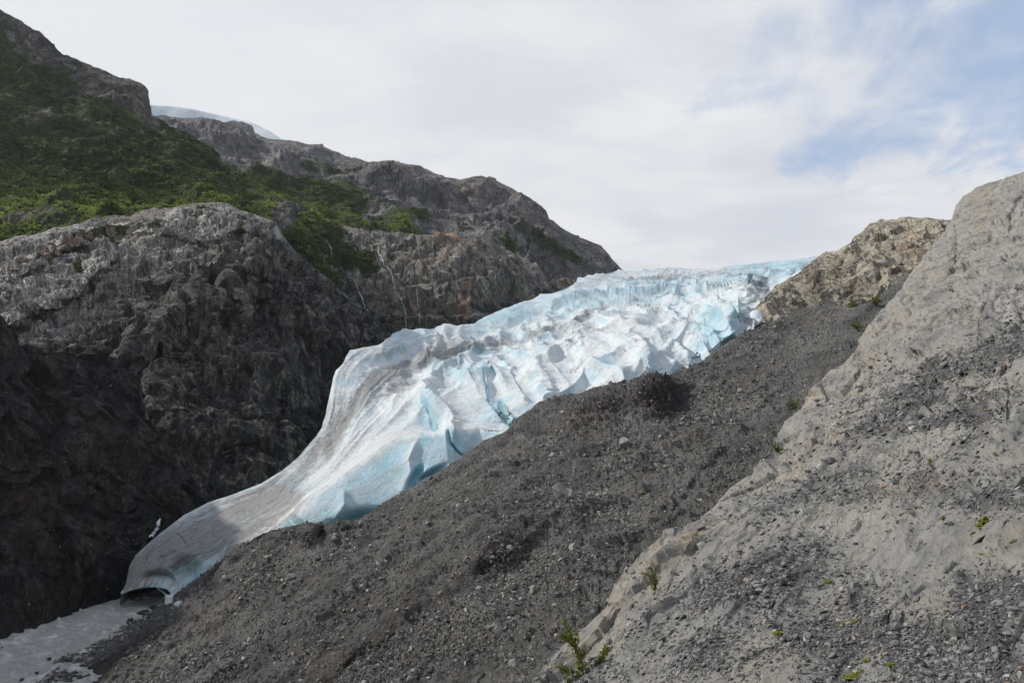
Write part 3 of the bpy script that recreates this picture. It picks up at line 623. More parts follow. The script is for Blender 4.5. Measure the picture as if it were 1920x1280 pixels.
def ice_disp(P, N, s, x, y):
    q = P * np.array([1, .22, .6]); up = smooth(235, 300, P[:, 1]) * (1 - smooth(420, 620, P[:, 1]))
    right = smooth(620, 820, x)
    ribs = fbm(q, 17, 4, .42, True, s, 91) * 1.7 * up * right
    trans = fbm(P * np.array([.55, .9, 1]), 55, 7, .5, True, s, 95) * 5.0 * smooth(380, 560, P[:, 1])
    trans2 = fbm(P * np.array([.7, .6, 1]), 16, 5, .5, True, s, 97) * 1.0 * smooth(330, 460, P[:, 1])
    gen = fbm(P * np.array([1, .5, .8]), 24, 5, .42, False, s, 99) * (1.1 + 1.2 * up)
    fs = np.log(flow_s(x, y)); q2 = np.stack([fs * 60, (P[:, 1] + .6 * P[:, 0]) / 9, 0 * fs], -1).astype(np.float32)
    fin = 1 - inpoly(x, y, FIN, 30); rib_c = warp(P, 18, 7) * np.array([1, .16, .5])
    gen = gen * (.3 + .7 * fin) + fbm(q2 * np.array([1, .35, 1], np.float32), 9, 4, .45, True, seed=145) * 1.5 * (.25 + .75 * fin) * smooth(190, 240, P[:, 1])
    gen = gen + (facet(warp(P, 10, 6), 15, 16) * .28 * (.35 + up * right) + facet(warp(P, 5, 3), 4.5, 19) * .09 * (1 - .5 * smooth(500, 700, P[:, 1]))) * (.08 + .92 * fin)
    gen = gen + fbm(rib_c, 15, 3, .36, True, s, 143) * 2.6 * smooth(640, 800, x) * (1 - smooth(380, 560, P[:, 1])) * fin
    edge = smooth(0, 30, edist(x, y, ice_top))
    return (ribs * 1.5 + gen + trans + trans2 * 1.5) * (.35 + .65 * edge)
flow_s = rbf([(243, 1060, 1.0), (300, 1000, 1.02), (390, 941, 1.02), (490, 905, 1.02), (560, 852, 1.02), (610, 790, 1.02), (622, 705, 1.02), (660, 656, 1.02), (730, 625, 1.02), (860, 608, 1.02), (960, 574, 1.02), (1085, 519, 1.02),
              (300, 1080, 1.5), (345, 1100, 1.75), (420, 1030, 1.7), (500, 980, 1.75), (560, 920, 1.62), (640, 850, 1.6), (700, 770, 1.55), (760, 700, 1.5), (850, 640, 1.4), (1000, 605, 1.4), (1120, 560, 1.4), (1250, 520, 1.4),
              (545, 985, 2.0), (640, 960, 2.3), (760, 930, 2.45), (700, 850, 2.0), (800, 805, 2.1), (850, 870, 2.5), (950, 800, 2.6), (1000, 700, 2.3), (900, 680, 1.9), (1100, 735, 2.9), (1150, 600, 2.2), (1230, 690, 3.1), (1300, 600, 3.0), (1400, 620, 3.6), (1400, 520, 2.6), (1530, 480, 3.4), (1300, 500, 1.8)])
def ice_mask(P, N, x, y):
    fs = np.log(flow_s(x, y)); dt = (P[:, 1] + .6 * P[:, 0]) / 260
    dirt = np.zeros(len(x))
    for s, w_, poly in [(1.0, 60, [(250, 1070), (300, 1045), (360, 1015), (420, 990)]), (.55, 50, [(640, 760), (600, 840), (500, 920)]), (.42, 30, [(640, 700), (680, 670), (760, 650)]), (.95, 46, [(255, 1065), (320, 1020), (400, 985), (470, 950), (530, 925)]), (.85, 34, [(400, 1030), (440, 1010), (500, 975)]), (.72, 26, [(330, 1030), (420, 975), (500, 935), (560, 890), (600, 830)]), (.75, 40, [(280, 1060), (350, 1010), (430, 970)]), (.62, 28, [(380, 1010), (470, 960), (530, 940)]), (.85, 26, [(610, 840), (650, 780), (700, 715), (770, 675), (850, 655)]), (.7, 24, [(640, 800), (690, 745), (760, 700)]),
                         (.7, 11, [(850, 655), (930, 645), (1010, 628), (1080, 600), (1130, 570)]), (.42, 16, [(730, 655), (850, 630), (960, 610)]), (.60, 9, [(1170, 530), (1230, 522), (1310, 516), (1360, 510)]), (.40, 9, [(1080, 530), (1120, 520), (1180, 522)]),
                         (.62, 34, [(300, 1075), (360, 1040), (420, 1030)]), (.5, 7, [(865, 625), (900, 628)]), (.42, 14, [(1180, 560), (1230, 575), (1260, 610)]), (.4, 14, [(1370, 545), (1430, 540)]), (.38, 20, [(1290, 600), (1340, 650), (1370, 660)]), (.28, 26, [(560, 920), (640, 850), (720, 780), (760, 740)]), (.3, 22, [(820, 740), (870, 790), (920, 790)])]:
        d, _, _ = polydist(x, y, poly); dirt = np.maximum(dirt, s * np.exp(-(d / w_) ** 2))
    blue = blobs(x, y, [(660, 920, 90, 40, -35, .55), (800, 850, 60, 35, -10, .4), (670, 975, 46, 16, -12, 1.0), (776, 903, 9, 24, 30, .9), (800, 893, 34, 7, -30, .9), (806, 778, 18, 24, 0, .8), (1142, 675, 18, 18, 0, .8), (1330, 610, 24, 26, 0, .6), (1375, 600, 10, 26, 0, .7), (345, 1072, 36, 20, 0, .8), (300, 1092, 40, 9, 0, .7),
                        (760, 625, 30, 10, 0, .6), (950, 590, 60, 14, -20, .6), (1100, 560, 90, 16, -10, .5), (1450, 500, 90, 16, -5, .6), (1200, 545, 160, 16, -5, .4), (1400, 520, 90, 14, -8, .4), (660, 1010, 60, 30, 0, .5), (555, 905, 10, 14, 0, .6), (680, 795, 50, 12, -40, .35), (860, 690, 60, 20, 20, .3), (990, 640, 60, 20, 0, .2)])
    blue = np.maximum(blue, .62 * inpoly(x, y, FIN, 9)); dirt = dirt * (1 - inpoly(x, y, FIN, 14))  # clean ice blue, deepened over the fin wall to paint its shade
    d, _, _ = polydist(x, y, mor_top); dirt = np.maximum(dirt, .45 * np.exp(-(d / 7) ** 2) * (x > 560))
    for poly in ICE_CRACKS:
        d, _, _ = polydist(x, y, poly); blue = np.maximum(blue, (.75 if poly[0][0] < 600 else 1.1) * np.exp(-(d / 3.6) ** 2))
    whiter = blobs(x, y, [(700, 790, 110, 26, -42, .8), (560, 960, 40, 12, -35, 1), (1130, 650, 90, 60, 0, .55), (1030, 700, 70, 40, 0, .4)])  # whitens patches of ice and the fin crest
    for poly, a, w1, w2 in ICE_RIBS[:2]:
        d, _, _ = polydist(x, y, poly); whiter = np.maximum(whiter, np.exp(-(d / 7) ** 2))
    return {'mask': np.stack([dirt, blue, whiter], -1), 'flow': np.stack([fs, dt, 0 * fs], -1)}
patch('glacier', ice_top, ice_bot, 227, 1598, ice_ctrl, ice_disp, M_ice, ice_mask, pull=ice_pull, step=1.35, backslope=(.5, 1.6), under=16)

# moraine slope
mor_ctrl = [(60, 1290, R(60, 1290)), (104, 1240, R(104, 1240)), (165, 1210, R(165, 1210)), (235, 1170, R(235, 1170)), (330, 1114, 184), (130, 1320, R(130, 1320, 1)), (300, 1320, 106), (500, 1320, 84), (700, 1320, 64), (900, 1320, 46), (1000, 1300, 39), (300, 1210, 132), (400, 1140, 146), (500, 1080, 148),
            (510, 988, 166), (620, 985, 157), (700, 955, 164), (800, 898, 177), (945, 810, 200), (1100, 730, 222), (1230, 700, 238), (1345, 655, 275), (1400, 622, 300), (1480, 588, 320), (1560, 570, 318), (1650, 555, 310), (1740, 500, 300),
            (600, 1150, 108), (700, 1060, 118), (900, 960, 118), (800, 1150, 82), (1000, 1150, 62), (1065, 913, 122), (1180, 835, 150), (1300, 770, 176), (1100, 1100, 62), (1150, 1000, 84), (1290, 960, 84), (1350, 860, 118), (1450, 810, 126), (1560, 690, 178), (1450, 700, 205), (1640, 600, 245),
            (1300, 1200, 44), (1500, 1000, 70), (1700, 800, 110), (1800, 600, 220), (1800, 1000, 70), (1240, 735, 205), (1500, 640, 262)]
def mor_pull(x, y):
    m = 1 - .06 * blobs(x, y, [(1215, 728, 46, 30, -5), (1120, 750, 80, 26, -20, .7)]) + .05 * blobs(x, y, [(1290, 745, 40, 26, -20)])
    m *= ledges(x, y, [([(880, 1080), (935, 1045), (985, 1010), (1050, 955)], .030, 30, 6), ([(1060, 905), (1150, 870), (1290, 830), (1400, 790)], .018, 30, 8), ([(700, 1060), (800, 1010), (900, 930)], .012, 40, 12), ([(480, 1210), (600, 1150), (720, 1060)], .022, 40, 10), ([(560, 1290), (700, 1200), (860, 1130)], .02, 40, 10), ([(1380, 760), (1460, 690), (1540, 640)], .025, 30, 8), ([(1150, 1060), (1260, 960), (1360, 850)], .02, 30, 8), ([(170, 1275), (250, 1215), (330, 1165), (420, 1110)], .03, 40, 14)])
    m *= 1 + .035 * blobs(x, y, [(608, 1003, 16, 12, 0), (640, 1000, 16, 8, 0, .5)]) - .02 * blobs(x, y, [(560, 1000, 60, 14, -5)])
    m *= 1 + .025 * blobs(x, y, [(960, 1060, 120, 12, -42), (760, 1190, 160, 16, -40), (880, 1240, 60, 20, -30)]) - .02 * blobs(x, y, [(930, 1020, 120, 18, -42), (700, 1130, 160, 22, -40)])
    m *= 1 + .03 * blobs(x, y, [(1280, 930, 160, 10, -45), (1460, 740, 120, 8, -40, .6)])
    m *= 1 - .02 * blobs(x, y, [(300, 1180, 140, 18, -38)]) + .02 * blobs(x, y, [(210, 1230, 130, 16, -33)])
    return m
def mor_disp(P, N, s, x, y):
    g = np.stack([P[:, 0] * .77 - P[:, 1] * .64, (P[:, 0] * .64 + P[:, 1] * .77) * .35, P[:, 2] * .7], -1)
    a = fbm(g, 16, 6, .55, True, s, 101) * 1.5 + fbm(P, 6, 8, .62, False, s, 104) * .75 + fbm(P, 1.8, 5, .65, True, s, 107) * .24 + facet(P, 1.3, 17) * .14 + facet(P, 3.2, 18) * .22
    rough = 1 + 1.2 * blobs(x, y, [(1180, 750, 130, 45, -15), (600, 1000, 80, 20, 0)])
    return a * rough * (.4 + .6 * smooth(0, 16, y - curve(mor_top)(x)))
def mor_mask(P, N, x, y):
    r = .6 * blobs(x, y, [(1100, 790, 50, 35, 0, .6), (1010, 750, 16, 8, -25, .5), (400, 1150, 120, 22, -30, .45), (640, 1240, 60, 30, 0, .5), (1410, 820, 50, 8, -10, .3), (1280, 830, 70, 12, -8, .5), (985, 842, 16, 5, 0, .9), (860, 1090, 40, 20, 0, .3), (650, 1260, 40, 14, 0, .5), (1400, 720, 60, 30, -40, .3), (1540, 600, 80, 14, 0, .3)])
    b = blobs(x, y, [(1240, 742, 66, 40, 25, 1.0), (1150, 750, 60, 26, -15, .7), (600, 995, 24, 12, 0, .9), (940, 1030, 90, 20, -42, .75), (840, 1120, 70, 14, -42, .5), (640, 1150, 120, 16, -40, .6), (720, 1190, 120, 14, -40, .7), (620, 1260, 90, 14, -38, .5), (1010, 800, 30, 10, 0, .5), (1440, 690, 60, 12, -40, .5), (1200, 980, 80, 10, -45, .5), (250, 1210, 110, 20, -30, .7), (180, 1250, 70, 20, -25, .7), (700, 1110, 160, 14, -38, .25), (960, 1060, 70, 8, -45, .5), (1060, 860, 30, 10, 0, .2), (1450, 610, 70, 10, -10, .35)])  # dark debris; lower-left bands also paint shade on the wet, hollow slope
    g = blobs(x, y, [(1330, 740, 60, 14, -35, .8), (1290, 800, 40, 10, -40, .7), (1000, 1080, 90, 40, -35, .6), (880, 1190, 80, 40, -20, .5), (480, 1080, 50, 14, -35, .5), (1150, 950, 60, 20, -20, .4), (350, 1230, 60, 14, -30, .4), (650, 1010, 24, 10, -20, .9), (1520, 640, 150, 26, -42, .75), (1380, 790, 130, 18, -42, .7), (1240, 930, 120, 14, -42, .6), (1120, 1080, 120, 20, -45, .6), (560, 1040, 90, 14, -35, .5), (760, 930, 90, 10, -35, .4)])
    return {'mask': np.stack([r, g, b], -1)}
patch('moraine', mor_top, [(60, 1330), (900, 1330), (1300, 1230), (1800, 1000)], 62, 1798, mor_ctrl, mor_disp, M_moraine, mor_mask, pull=mor_pull, step=1.45, backslope=(.3, 1.0))

# bare rock slab in front
slab_top = [(930, 1345), (985, 1300), (1030, 1240), (1062, 1208), (1100, 1175), (1135, 1140), (1160, 1100), (1185, 1070), (1215, 1042), (1240, 1015), (1290, 985), (1340, 940), (1400, 885), (1425, 855), (1442, 830), (1470, 790), (1500, 765), (1532, 722), (1552, 700), (1580, 682), (1600, 660), (1612, 635), (1632, 608), (1660, 570), (1690, 532), (1720, 495), (1745, 462), (1770, 435), (1785, 405), (1792, 385), (1806, 366), (1830, 350), (1860, 341), (1890, 332), (1920, 320), (1990, 290)]
slab_ctrl = [(930, 1340, 23), (1000, 1285, 23), (1100, 1175, 27), (1185, 1070, 31), (1290, 985, 37), (1400, 885, 44), (1442, 830, 48), (1540, 715, 58), (1620, 620, 68), (1700, 520, 80), (1770, 435, 90), (1800, 370, 96), (1860, 341, 93), (1920, 320, 90), (1990, 290, 86),
             (1200, 1320, 15.5), (1500, 1330, 11.5), (1700, 1340, 10.2), (1990, 1340, 8.6), (1180, 1200, 21), (1300, 1130, 21), (1380, 1030, 26), (1500, 1120, 17.5), (1700, 1080, 15.8), (1920, 1020, 14.2), (1990, 1100, 12), (1500, 930, 31), (1700, 870, 26.5), (1800, 960, 19.5), (1920, 770, 25), (1600, 800, 38), (1700, 700, 43), (1820, 620, 43), (1920, 560, 45), (1990, 500, 47), (1780, 520, 64), (1920, 420, 69), (1600, 1000, 23.5)]
SLAB_LEDGES = [([(1180, 1190), (1240, 1100), (1300, 1010), (1350, 950)], .030, 30, 5), ([(1115, 1200), (1180, 1120), (1225, 1060)], .014, 22, 4), ([(1880, 790), (1905, 720)], .03, 24, 6),
    ([(1370, 1275), (1385, 1240), (1430, 1205), (1500, 1190), (1560, 1215), (1600, 1240)], .04, 40, 9), ([(1640, 1185), (1655, 1150), (1700, 1110), (1760, 1120), (1790, 1140), (1800, 1165), (1730, 1190)], .05, 46, 10), ([(1590, 1160), (1592, 1110), (1610, 1085), (1650, 1075), (1675, 1095)], .045, 30, 9),
    ([(1740, 1085), (1790, 1050), (1820, 1025), (1835, 1060), (1850, 1085)], .04, 34, 9), ([(1740, 490), (1815, 465)], .012, 10, 4), ([(1760, 560), (1860, 530)], .010, 10, 4), ([(1480, 1140), (1500, 1100), (1560, 1060), (1600, 1040)], .03, 30, 8), ([(1445, 1180), (1460, 1130), (1490, 1100)], .03, 26, 8),
    ([(1560, 700), (1620, 640), (1640, 600)], .02, 26, 10), ([(1600, 840), (1700, 800), (1800, 740)], .014, 26, 5), ([(1520, 920), (1640, 880), (1760, 850)], .014, 26, 5), ([(1320, 1060), (1450, 960)], .012, 30, 6), ([(1060, 1250), (1110, 1200), (1160, 1190), (1180, 1220)], .03, 34, 7), ([(1860, 860), (1900, 820), (1930, 760)], .03, 40, 8),
    ([(1660, 990), (1740, 950), (1800, 930)], .02, 24, 6), ([(1680, 1040), (1760, 1000), (1880, 990)], .02, 30, 6), ([(1450, 850), (1520, 800), (1600, 760)], .012, 24, 5), ([(1480, 790), (1530, 765), (1545, 745), (1537, 728)], .018, 20, 5)]
SLAB_CRACKS = [([(1212, 1092), (1240, 1062), (1275, 1015), (1320, 962)], .006, 3), ([(1230, 1112), (1262, 1072), (1290, 1030), (1330, 985)], .006, 3), ([(1100, 1215), (1130, 1170), (1165, 1130), (1200, 1085)], .007, 3), ([(1030, 1262), (1060, 1225), (1085, 1195)], .007, 3), ([(1745, 492), (1780, 478), (1815, 464)], .010, 4), ([(1775, 560), (1810, 545), (1865, 530)], .010, 4),
    ([(1888, 690), (1893, 740), (1890, 800)], .02, 4), ([(1630, 1050), (1650, 1100), (1645, 1120)], .012, 4), ([(1668, 1145), (1665, 1170)], .01, 2), ([(1695, 1135), (1690, 1165)], .01, 2), ([(1830, 1000), (1848, 1030), (1858, 1065)], .012, 3), ([(1700, 1080), (1720, 1040), (1745, 1005)], .010, 3), ([(1535, 1165), (1590, 1150), (1640, 1150)], .010, 3),
    ([(1880, 1010), (1900, 960), (1925, 930)], .008, 3), ([(1440, 1240), (1490, 1220), (1520, 1195)], .008, 3), ([(1560, 1280), (1580, 1240), (1600, 1215)], .008, 3), ([(1350, 1010), (1400, 960), (1460, 905)], .005, 2.5), ([(1650, 700), (1700, 640), (1760, 590)], .005, 2.5), ([(1830, 480), (1850, 430), (1880, 390)], .005, 3), ([(1600, 745), (1640, 700), (1690, 660)], .006, 3), ([(1500, 830), (1560, 780), (1620, 750)], .005, 2.5)]
def slab_pull(x, y): return ledges(x, y, SLAB_LEDGES, .5) * (1 + .6 * (grooves(x, y, SLAB_CRACKS) - 1))
def slab_disp(P, N, s, x, y):
    ca, sa = math.cos(.62), math.sin(.62)
    u = P[:, 0] * ca - P[:, 1] * sa; v = P[:, 0] * sa + P[:, 1] * ca                     # v runs up along the foliation
    q = np.stack([u, v * .3, P[:, 2] * 1.5], -1)
    sc_ = smooth(8, 45, P[:, 1]) * .9 + .35
    a = fbm(q, 7, 3, .5, True, s, 111) * .22 * sc_ + fbm(q, 2.2, 4, .6, True, s, 113) * .07 + fbm(P, 16, 4, .5, False, s, 115) * .9 * sc_
    far = smooth(40, 70, P[:, 1])
    # broken ledges: quantised layers
    k = fbm(q, 3.0, 4, .5, False, s, 118) * 4; st = (k - np.floor(k)); led = (np.floor(k) + smooth(.80, 1.0, st)) / 4
    wq = warp(q, 1.5, .8); fc = facet(warp(q, 3, 1), 4.2, 20) * .16 * sc_ + facet(wq, 1.3, 14) * .10 * sc_ + facet(wq, .45, 15) * .035 * sc_ + fbm(q, .7, 5, .65, True, s, 119) * .045
    lay = np.stack([u, v * .07, P[:, 2] * .6], -1); a = a + fbm(lay, .9, 6, .62, True, s, 125) * .05 * (sc_ + .6) + fbm(lay, 3.2, 4, .6, True, s, 127) * .12 * sc_
    return (a * .85 + fc + led * .10 * (1 - far * .5)) * (.35 + .65 * smooth(0, 14, y - curve(slab_top)(x)))
SLAB_RUBBLE = [(1, [(1930, 575), (1850, 625), (1760, 650), (1650, 700), (1560, 790), (1500, 850), (1600, 820), (1720, 770), (1800, 760), (1860, 770), (1930, 700)]),
               (.85, [(1600, 770), (1760, 720), (1930, 700), (1930, 760), (1800, 830), (1700, 820)]), (.65, [(1480, 900), (1600, 850), (1750, 850), (1700, 930), (1560, 960), (1430, 980), (1380, 960)]),
               (.8, [(1330, 1080), (1480, 1010), (1600, 960), (1700, 950), (1560, 1040), (1420, 1120), (1280, 1150)]), (1, [(1770, 920), (1930, 880), (1930, 990), (1850, 985), (1790, 950)]),
               (1, [(1180, 1190), (1300, 1140), (1420, 1100), (1480, 1140), (1400, 1190), (1340, 1240), (1240, 1290), (1120, 1300), (1100, 1280), (1160, 1230)]),
               (1, [(1460, 1180), (1560, 1150), (1660, 1160), (1640, 1190), (1560, 1220), (1600, 1290), (1520, 1290), (1560, 1200), (1450, 1230)]), (1.1, [(1800, 1080), (1930, 1090), (1930, 1330), (1640, 1330), (1700, 1250), (1640, 1200), (1700, 1175), (1790, 1160)]), (.9, [(1600, 1100), (1680, 1090), (1640, 1140), (1580, 1150)]),
               (.7, [(1560, 900), (1620, 880), (1700, 880), (1640, 920)])]
def slab_rub(P, x, y):
    b = np.zeros(len(x))
    for s, poly in SLAB_RUBBLE: b = np.maximum(b, s * inpoly(x, y, poly, 42))
    q = P * np.array([1, .5, 1]); n = fbm(q, 3.5, 5, .6, seed=121)
    return np.clip(b * (.62 + 1.5 * n) + .5 * np.clip(n - .12, 0, 1) * smooth(700, 900, y), 0, 1)
def slab_mask(P, N, x, y):
    r = .8 * blobs(x, y, [(1500, 750, 30, 12, -45, 1), (1520, 740, 25, 14, -40, .9), (1840, 370, 40, 30, 20, .55), (1850, 400, 14, 60, 15, .5), (1620, 690, 50, 14, -50, .55), (1650, 630, 40, 14, -40, .5), (1300, 1020, 90, 9, -50, .8), (1220, 1080, 70, 9, -50, .7), (1130, 1170, 60, 10, -48, .6), (1700, 895, 60, 20, -10, .4), (1690, 945, 30, 16, -30, .7),
                        (1745, 900, 30, 10, 0, .7), (1750, 1120, 40, 14, 10, .45), (1130, 1195, 26, 12, 0, .8), (1820, 790, 12, 6, 0, .8), (1740, 500, 40, 10, -30, .4), (1080, 1210, 18, 10, -50, .8), (1880, 1000, 60, 40, 0, .45), (1220, 1065, 120, 34, -50, .55), (1120, 1190, 60, 24, -45, .6), (1540, 800, 60, 26, -40, .5), (1480, 840, 80, 20, -42, .45), (1730, 1130, 60, 24, 0, .4), (1640, 640, 120, 20, -45, .45), (1800, 500, 60, 30, -30, .3), (1480, 1230, 70, 30, -20, .3)])
    g = blobs(x, y, [(1530, 1130, 12, 16, 0, .4), (1420, 1230, 60, 20, 0, .35), (1820, 1000, 50, 16, 30, .4), (1850, 1050, 8, 20, -20, .5), (1380, 1170, 40, 14, 0, .3), (1620, 1230, 30, 30, 0, .35), (1880, 1020, 20, 10, 0, .3)])
    return {'mask': np.stack([r, g, slab_rub(P, x, y)], -1)}
patch('rock_slab', slab_top, [(930, 1350), (1990, 1350)], 932, 1988, slab_ctrl, slab_disp, M_slab, slab_mask, pull=slab_pull, step=1.2, backslope=(.5, 1.4))

# river: a turbulent silty sheet
def river():
    x = np.arange(-200, -40, .36); y = np.arange(84, 232, .36); X, Y = np.meshgrid(x, y); P = np.stack([X, Y, 0 * X], -1).reshape(-1, 3).astype(np.float32)
    fl = P @ np.array([[.8, -.6, 0], [.6, .8, 0], [0, 0, 1]], np.float32)
    z = fbm(fl * np.array([1, .6, 1]), 4.5, 5, .66, True, None, 131) * .42 + fbm(P, 1.6, 3, .6, seed=133) * .16
    crest = np.clip(z * 1.3 + fbm(P, 9, 4, .6, seed=135) * .6, -1, 2)
    P[:, 2] = RIVER_Z + .1 + z
    nr, nc = X.shape; idx = np.arange(nr * nc).reshape(nr, nc); F = np.stack([idx[:-1, :-1], idx[:-1, 1:], idx[1:, 1:], idx[1:, :-1]], -1).reshape(-1, 4)
    me = raw_mesh('river', P, F); col_attr(me, 'mask', np.clip(crest, 0, 1))
    m, t = new_mat('silty_water'); co = t.n('ShaderNodeTexCoord').outputs['Object']
    n = t.noise(co, .9, 7, .72, .6); f = t.math('ADD', t.math('MULTIPLY', t.attr('mask'), .7), t.math('SUBTRACT', n, .42))
    f = t.math('ADD', f, t.math('MULTIPLY', t.math('SUBTRACT', t.noise(t.along(co, -.9, (1, 2.4, 1)), .5, 6, .7, .6), .5), 1.0)); c = t.mix(t.step(f, -.05, .35), (.48, .475, .455), (.70, .69, .66)); c = t.mix(t.step(f, .25, .55), c, (.84, .83, .81))
    finish(t, c, .75, f, 1.0, .9, .15); put('river', me, m, kind='structure')
river()

# ground under everything, out to the horizon
def ground():
    bm = bmesh.new(); bmesh.ops.create_grid(bm, x_segments=40, y_segments=40, size=4500); me = bpy.data.meshes.new('ground'); bm.to_mesh(me); bm.free()
    m, t = new_mat('valley_gravel'); n = t.noise(t.n('ShaderNodeTexCoord').outputs['Object'], .2, 8, .7)
    finish(t, t.mix(t.step(n, .35, .65), (.04, .04, .04), (.09, .088, .082)), .95, n, .6, .6)
    o = put('ground', me, m, kind='structure'); o.location = (0, 3000, RIVER_Z - 2.2)
ground()


# ------------------------------------------------------------------ stones
def stone_shapes(n, flat, npts=11, seed=1):
    """angular convex stones as (verts, tris), about 1 across"""
    r = random.Random(seed); out = []
    for _ in range(n):
        bm = bmesh.new()
        for k in range(npts):
            v = Vector((r.gauss(0, 1), r.gauss(0, 1), r.gauss(0, 1))).normalized()
            bm.verts.new((v.x * .5 * r.uniform(.8, 1.1), v.y * .38 * r.uniform(.8, 1.1), v.z * .5 * flat * r.uniform(.8, 1.1)))
        bmesh.ops.convex_hull(bm, input=bm.verts[:]); lone = [v for v in bm.verts if not v.link_faces]
        bmesh.ops.delete(bm, geom=lone, context='VERTS'); bmesh.ops.triangulate(bm, faces=bm.faces[:]); bm.verts.index_update()
        out.append((np.array([v.co[:] for v in bm.verts], np.float32), np.array([[v.index for v in f.verts] for f in bm.faces], np.int32))); bm.free()
    return out


def frames(N, tilt, r):
    """random rotation matrices with z near the normal"""
    Z = N + r.normal(size=N.shape) * tilt; Z /= np.linalg.norm(Z, axis=1)[:, None]
    X = r.normal(size=N.shape); X -= (X * Z).sum(1)[:, None] * Z; X /= np.linalg.norm(X, axis=1)[:, None]
    return np.stack([X, np.cross(Z, X), Z], -1).astype(np.float32)


def pick(pname, w_, n, r, infront=None):
    P, N, PX, PY = PATCH[pname][:4]; W_ = w_(P.reshape(-1, 3), N.reshape(-1, 3), PX.ravel(), PY.ravel()); W_ = np.clip(W_, 0, None)
    PYf, PXf = PY.ravel(), PX.ravel(); W_ = W_ * (PXf > -20) * (PXf < 1950) * (PYf < 1310)
    if infront: W_ = W_ * (PYf < curve(infront)(PXf) + 6)
    c = np.cumsum(W_); i = np.searchsorted(c, r.random(n) * c[-1]); i = np.clip(i, 0, len(W_) - 1)
    return i, P.reshape(-1, 3)[i].copy(), N.reshape(-1, 3)[i], PXf[i], PYf[i]


def scree(name, pname, w_, n, pxmin, pxmax, alpha, flat, cols, seed, infront=None, smax=9.0, tilt=.35, **props):
    r = np.random.default_rng(seed); i, P, N, px, py = pick(pname, w_, n, r, infront)
    u = r.random(n); k = (pxmin ** -alpha + u * (pxmax ** -alpha - pxmin ** -alpha)) ** (-1 / alpha)
    size = np.minimum(k * P[:, 1] / FPX, smax); M = frames(N, tilt, r); shapes = stone_shapes(9, flat, 10, seed)
    P += (r.random((n, 3)) - .5) * (P[:, 1] / FPX * 2.4)[:, None]
    tone = r.random(n); base = np.array(cols[0])[None] + (np.array(cols[1]) - np.array(cols[0]))[None] * (tone ** 1.5)[:, None]
    odd = r.random(n); base[odd > .982] = cols[2]; base[odd < .02] = cols[3]
    which = r.integers(0, len(shapes), n); VV, FF, CC = [], [], []; off = 0
    for q, (v, f) in enumerate(shapes):
        m = np.where(which == q)[0]
        if not len(m): continue
        st = size[m][:, None, None] * np.stack([np.ones(len(m)), r.uniform(.7, 1.2, len(m)), r.uniform(.7, 1.2, len(m))], -1)[:, None]
        a = np.einsum('kij,kvj->kvi', M[m], v[None] * st) + P[m][:, None] + N[m][:, None] * (size[m] * .08)[:, None, None]
        VV.append(a.reshape(-1, 3)); FF.append((f[None] + (off + np.arange(len(m)) * len(v))[:, None, None]).reshape(-1, 3)); off += len(m) * len(v)
        CC.append(np.repeat(base[m], len(v), 0))
    me = raw_mesh(name, np.concatenate(VV), np.concatenate(FF), False); col_attr(me, 'tint', np.concatenate(CC))
    return put(name, me, M_gravel, kind='stuff', **props)


def rub_w(P, N, x, y): return slab_rub(P, x, y) ** 1.2 + .07 * smooth(520, 900, y) * np.clip(.4 + 2.2 * fbm(P * np.array([1, .4, 1]), 2.2, 4, .6, seed=77), 0, 1.5)
scree('gravel', 'rock_slab', rub_w, 82000, 2.0, 20, 1.65, .42, [(.065, .067, .072), (.30, .30, .295), (.32, .24, .17), (.46, .45, .42)], 5, smax=.5, tilt=.30, label='dark slate rubble lying in bands over the bare slab')
def mor_w(P, N, x, y):
    n = fbm(P, 14, 4, .6, seed=201); st = blobs(x, y, [(1330, 740, 70, 16, -35, 1), (1290, 800, 50, 14, -40, 1), (1000, 1080, 110, 50, -35, .9), (880, 1190, 110, 60, -20, .9), (480, 1080, 60, 18, -35, .8), (1150, 950, 80, 24, -20, .7), (350, 1230, 80, 18, -30, .7), (650, 1010, 24, 10, -20, 1), (1420, 620, 50, 14, -10, .8), (760, 1240, 160, 40, -20, .8), (1040, 930, 80, 30, 0, .6), (1180, 850, 60, 30, 0, .6)])
    n2_ = fbm(P, 4, 3, .6, seed=203); return np.clip(.10 + 1.0 * n + .7 * n2_ + st * 1.2, .01, 2)
scree('scree', 'moraine', mor_w, 95000, 1.8, 14, 1.85, .7, [(.065, .064, .062), (.36, .352, .33), (.27, .18, .11), (.55, .54, .50)], 6, infront=slab_top, smax=1.4, tilt=.6, label='loose grey moraine debris spread over the dark slope')
scree('talus', 'riverbank', lambda P, N, x, y: np.clip(fbm(P, 16, 3, seed=3) + .12, 0.02, 1), 5000, 2, 6, 2.3, .7, [(.02, .02, .02), (.10, .098, .09), (.17, .12, .08), (.30, .29, .27)], 8, smax=1.2, tilt=.6, label='small dark stones on the shaded riverbank')


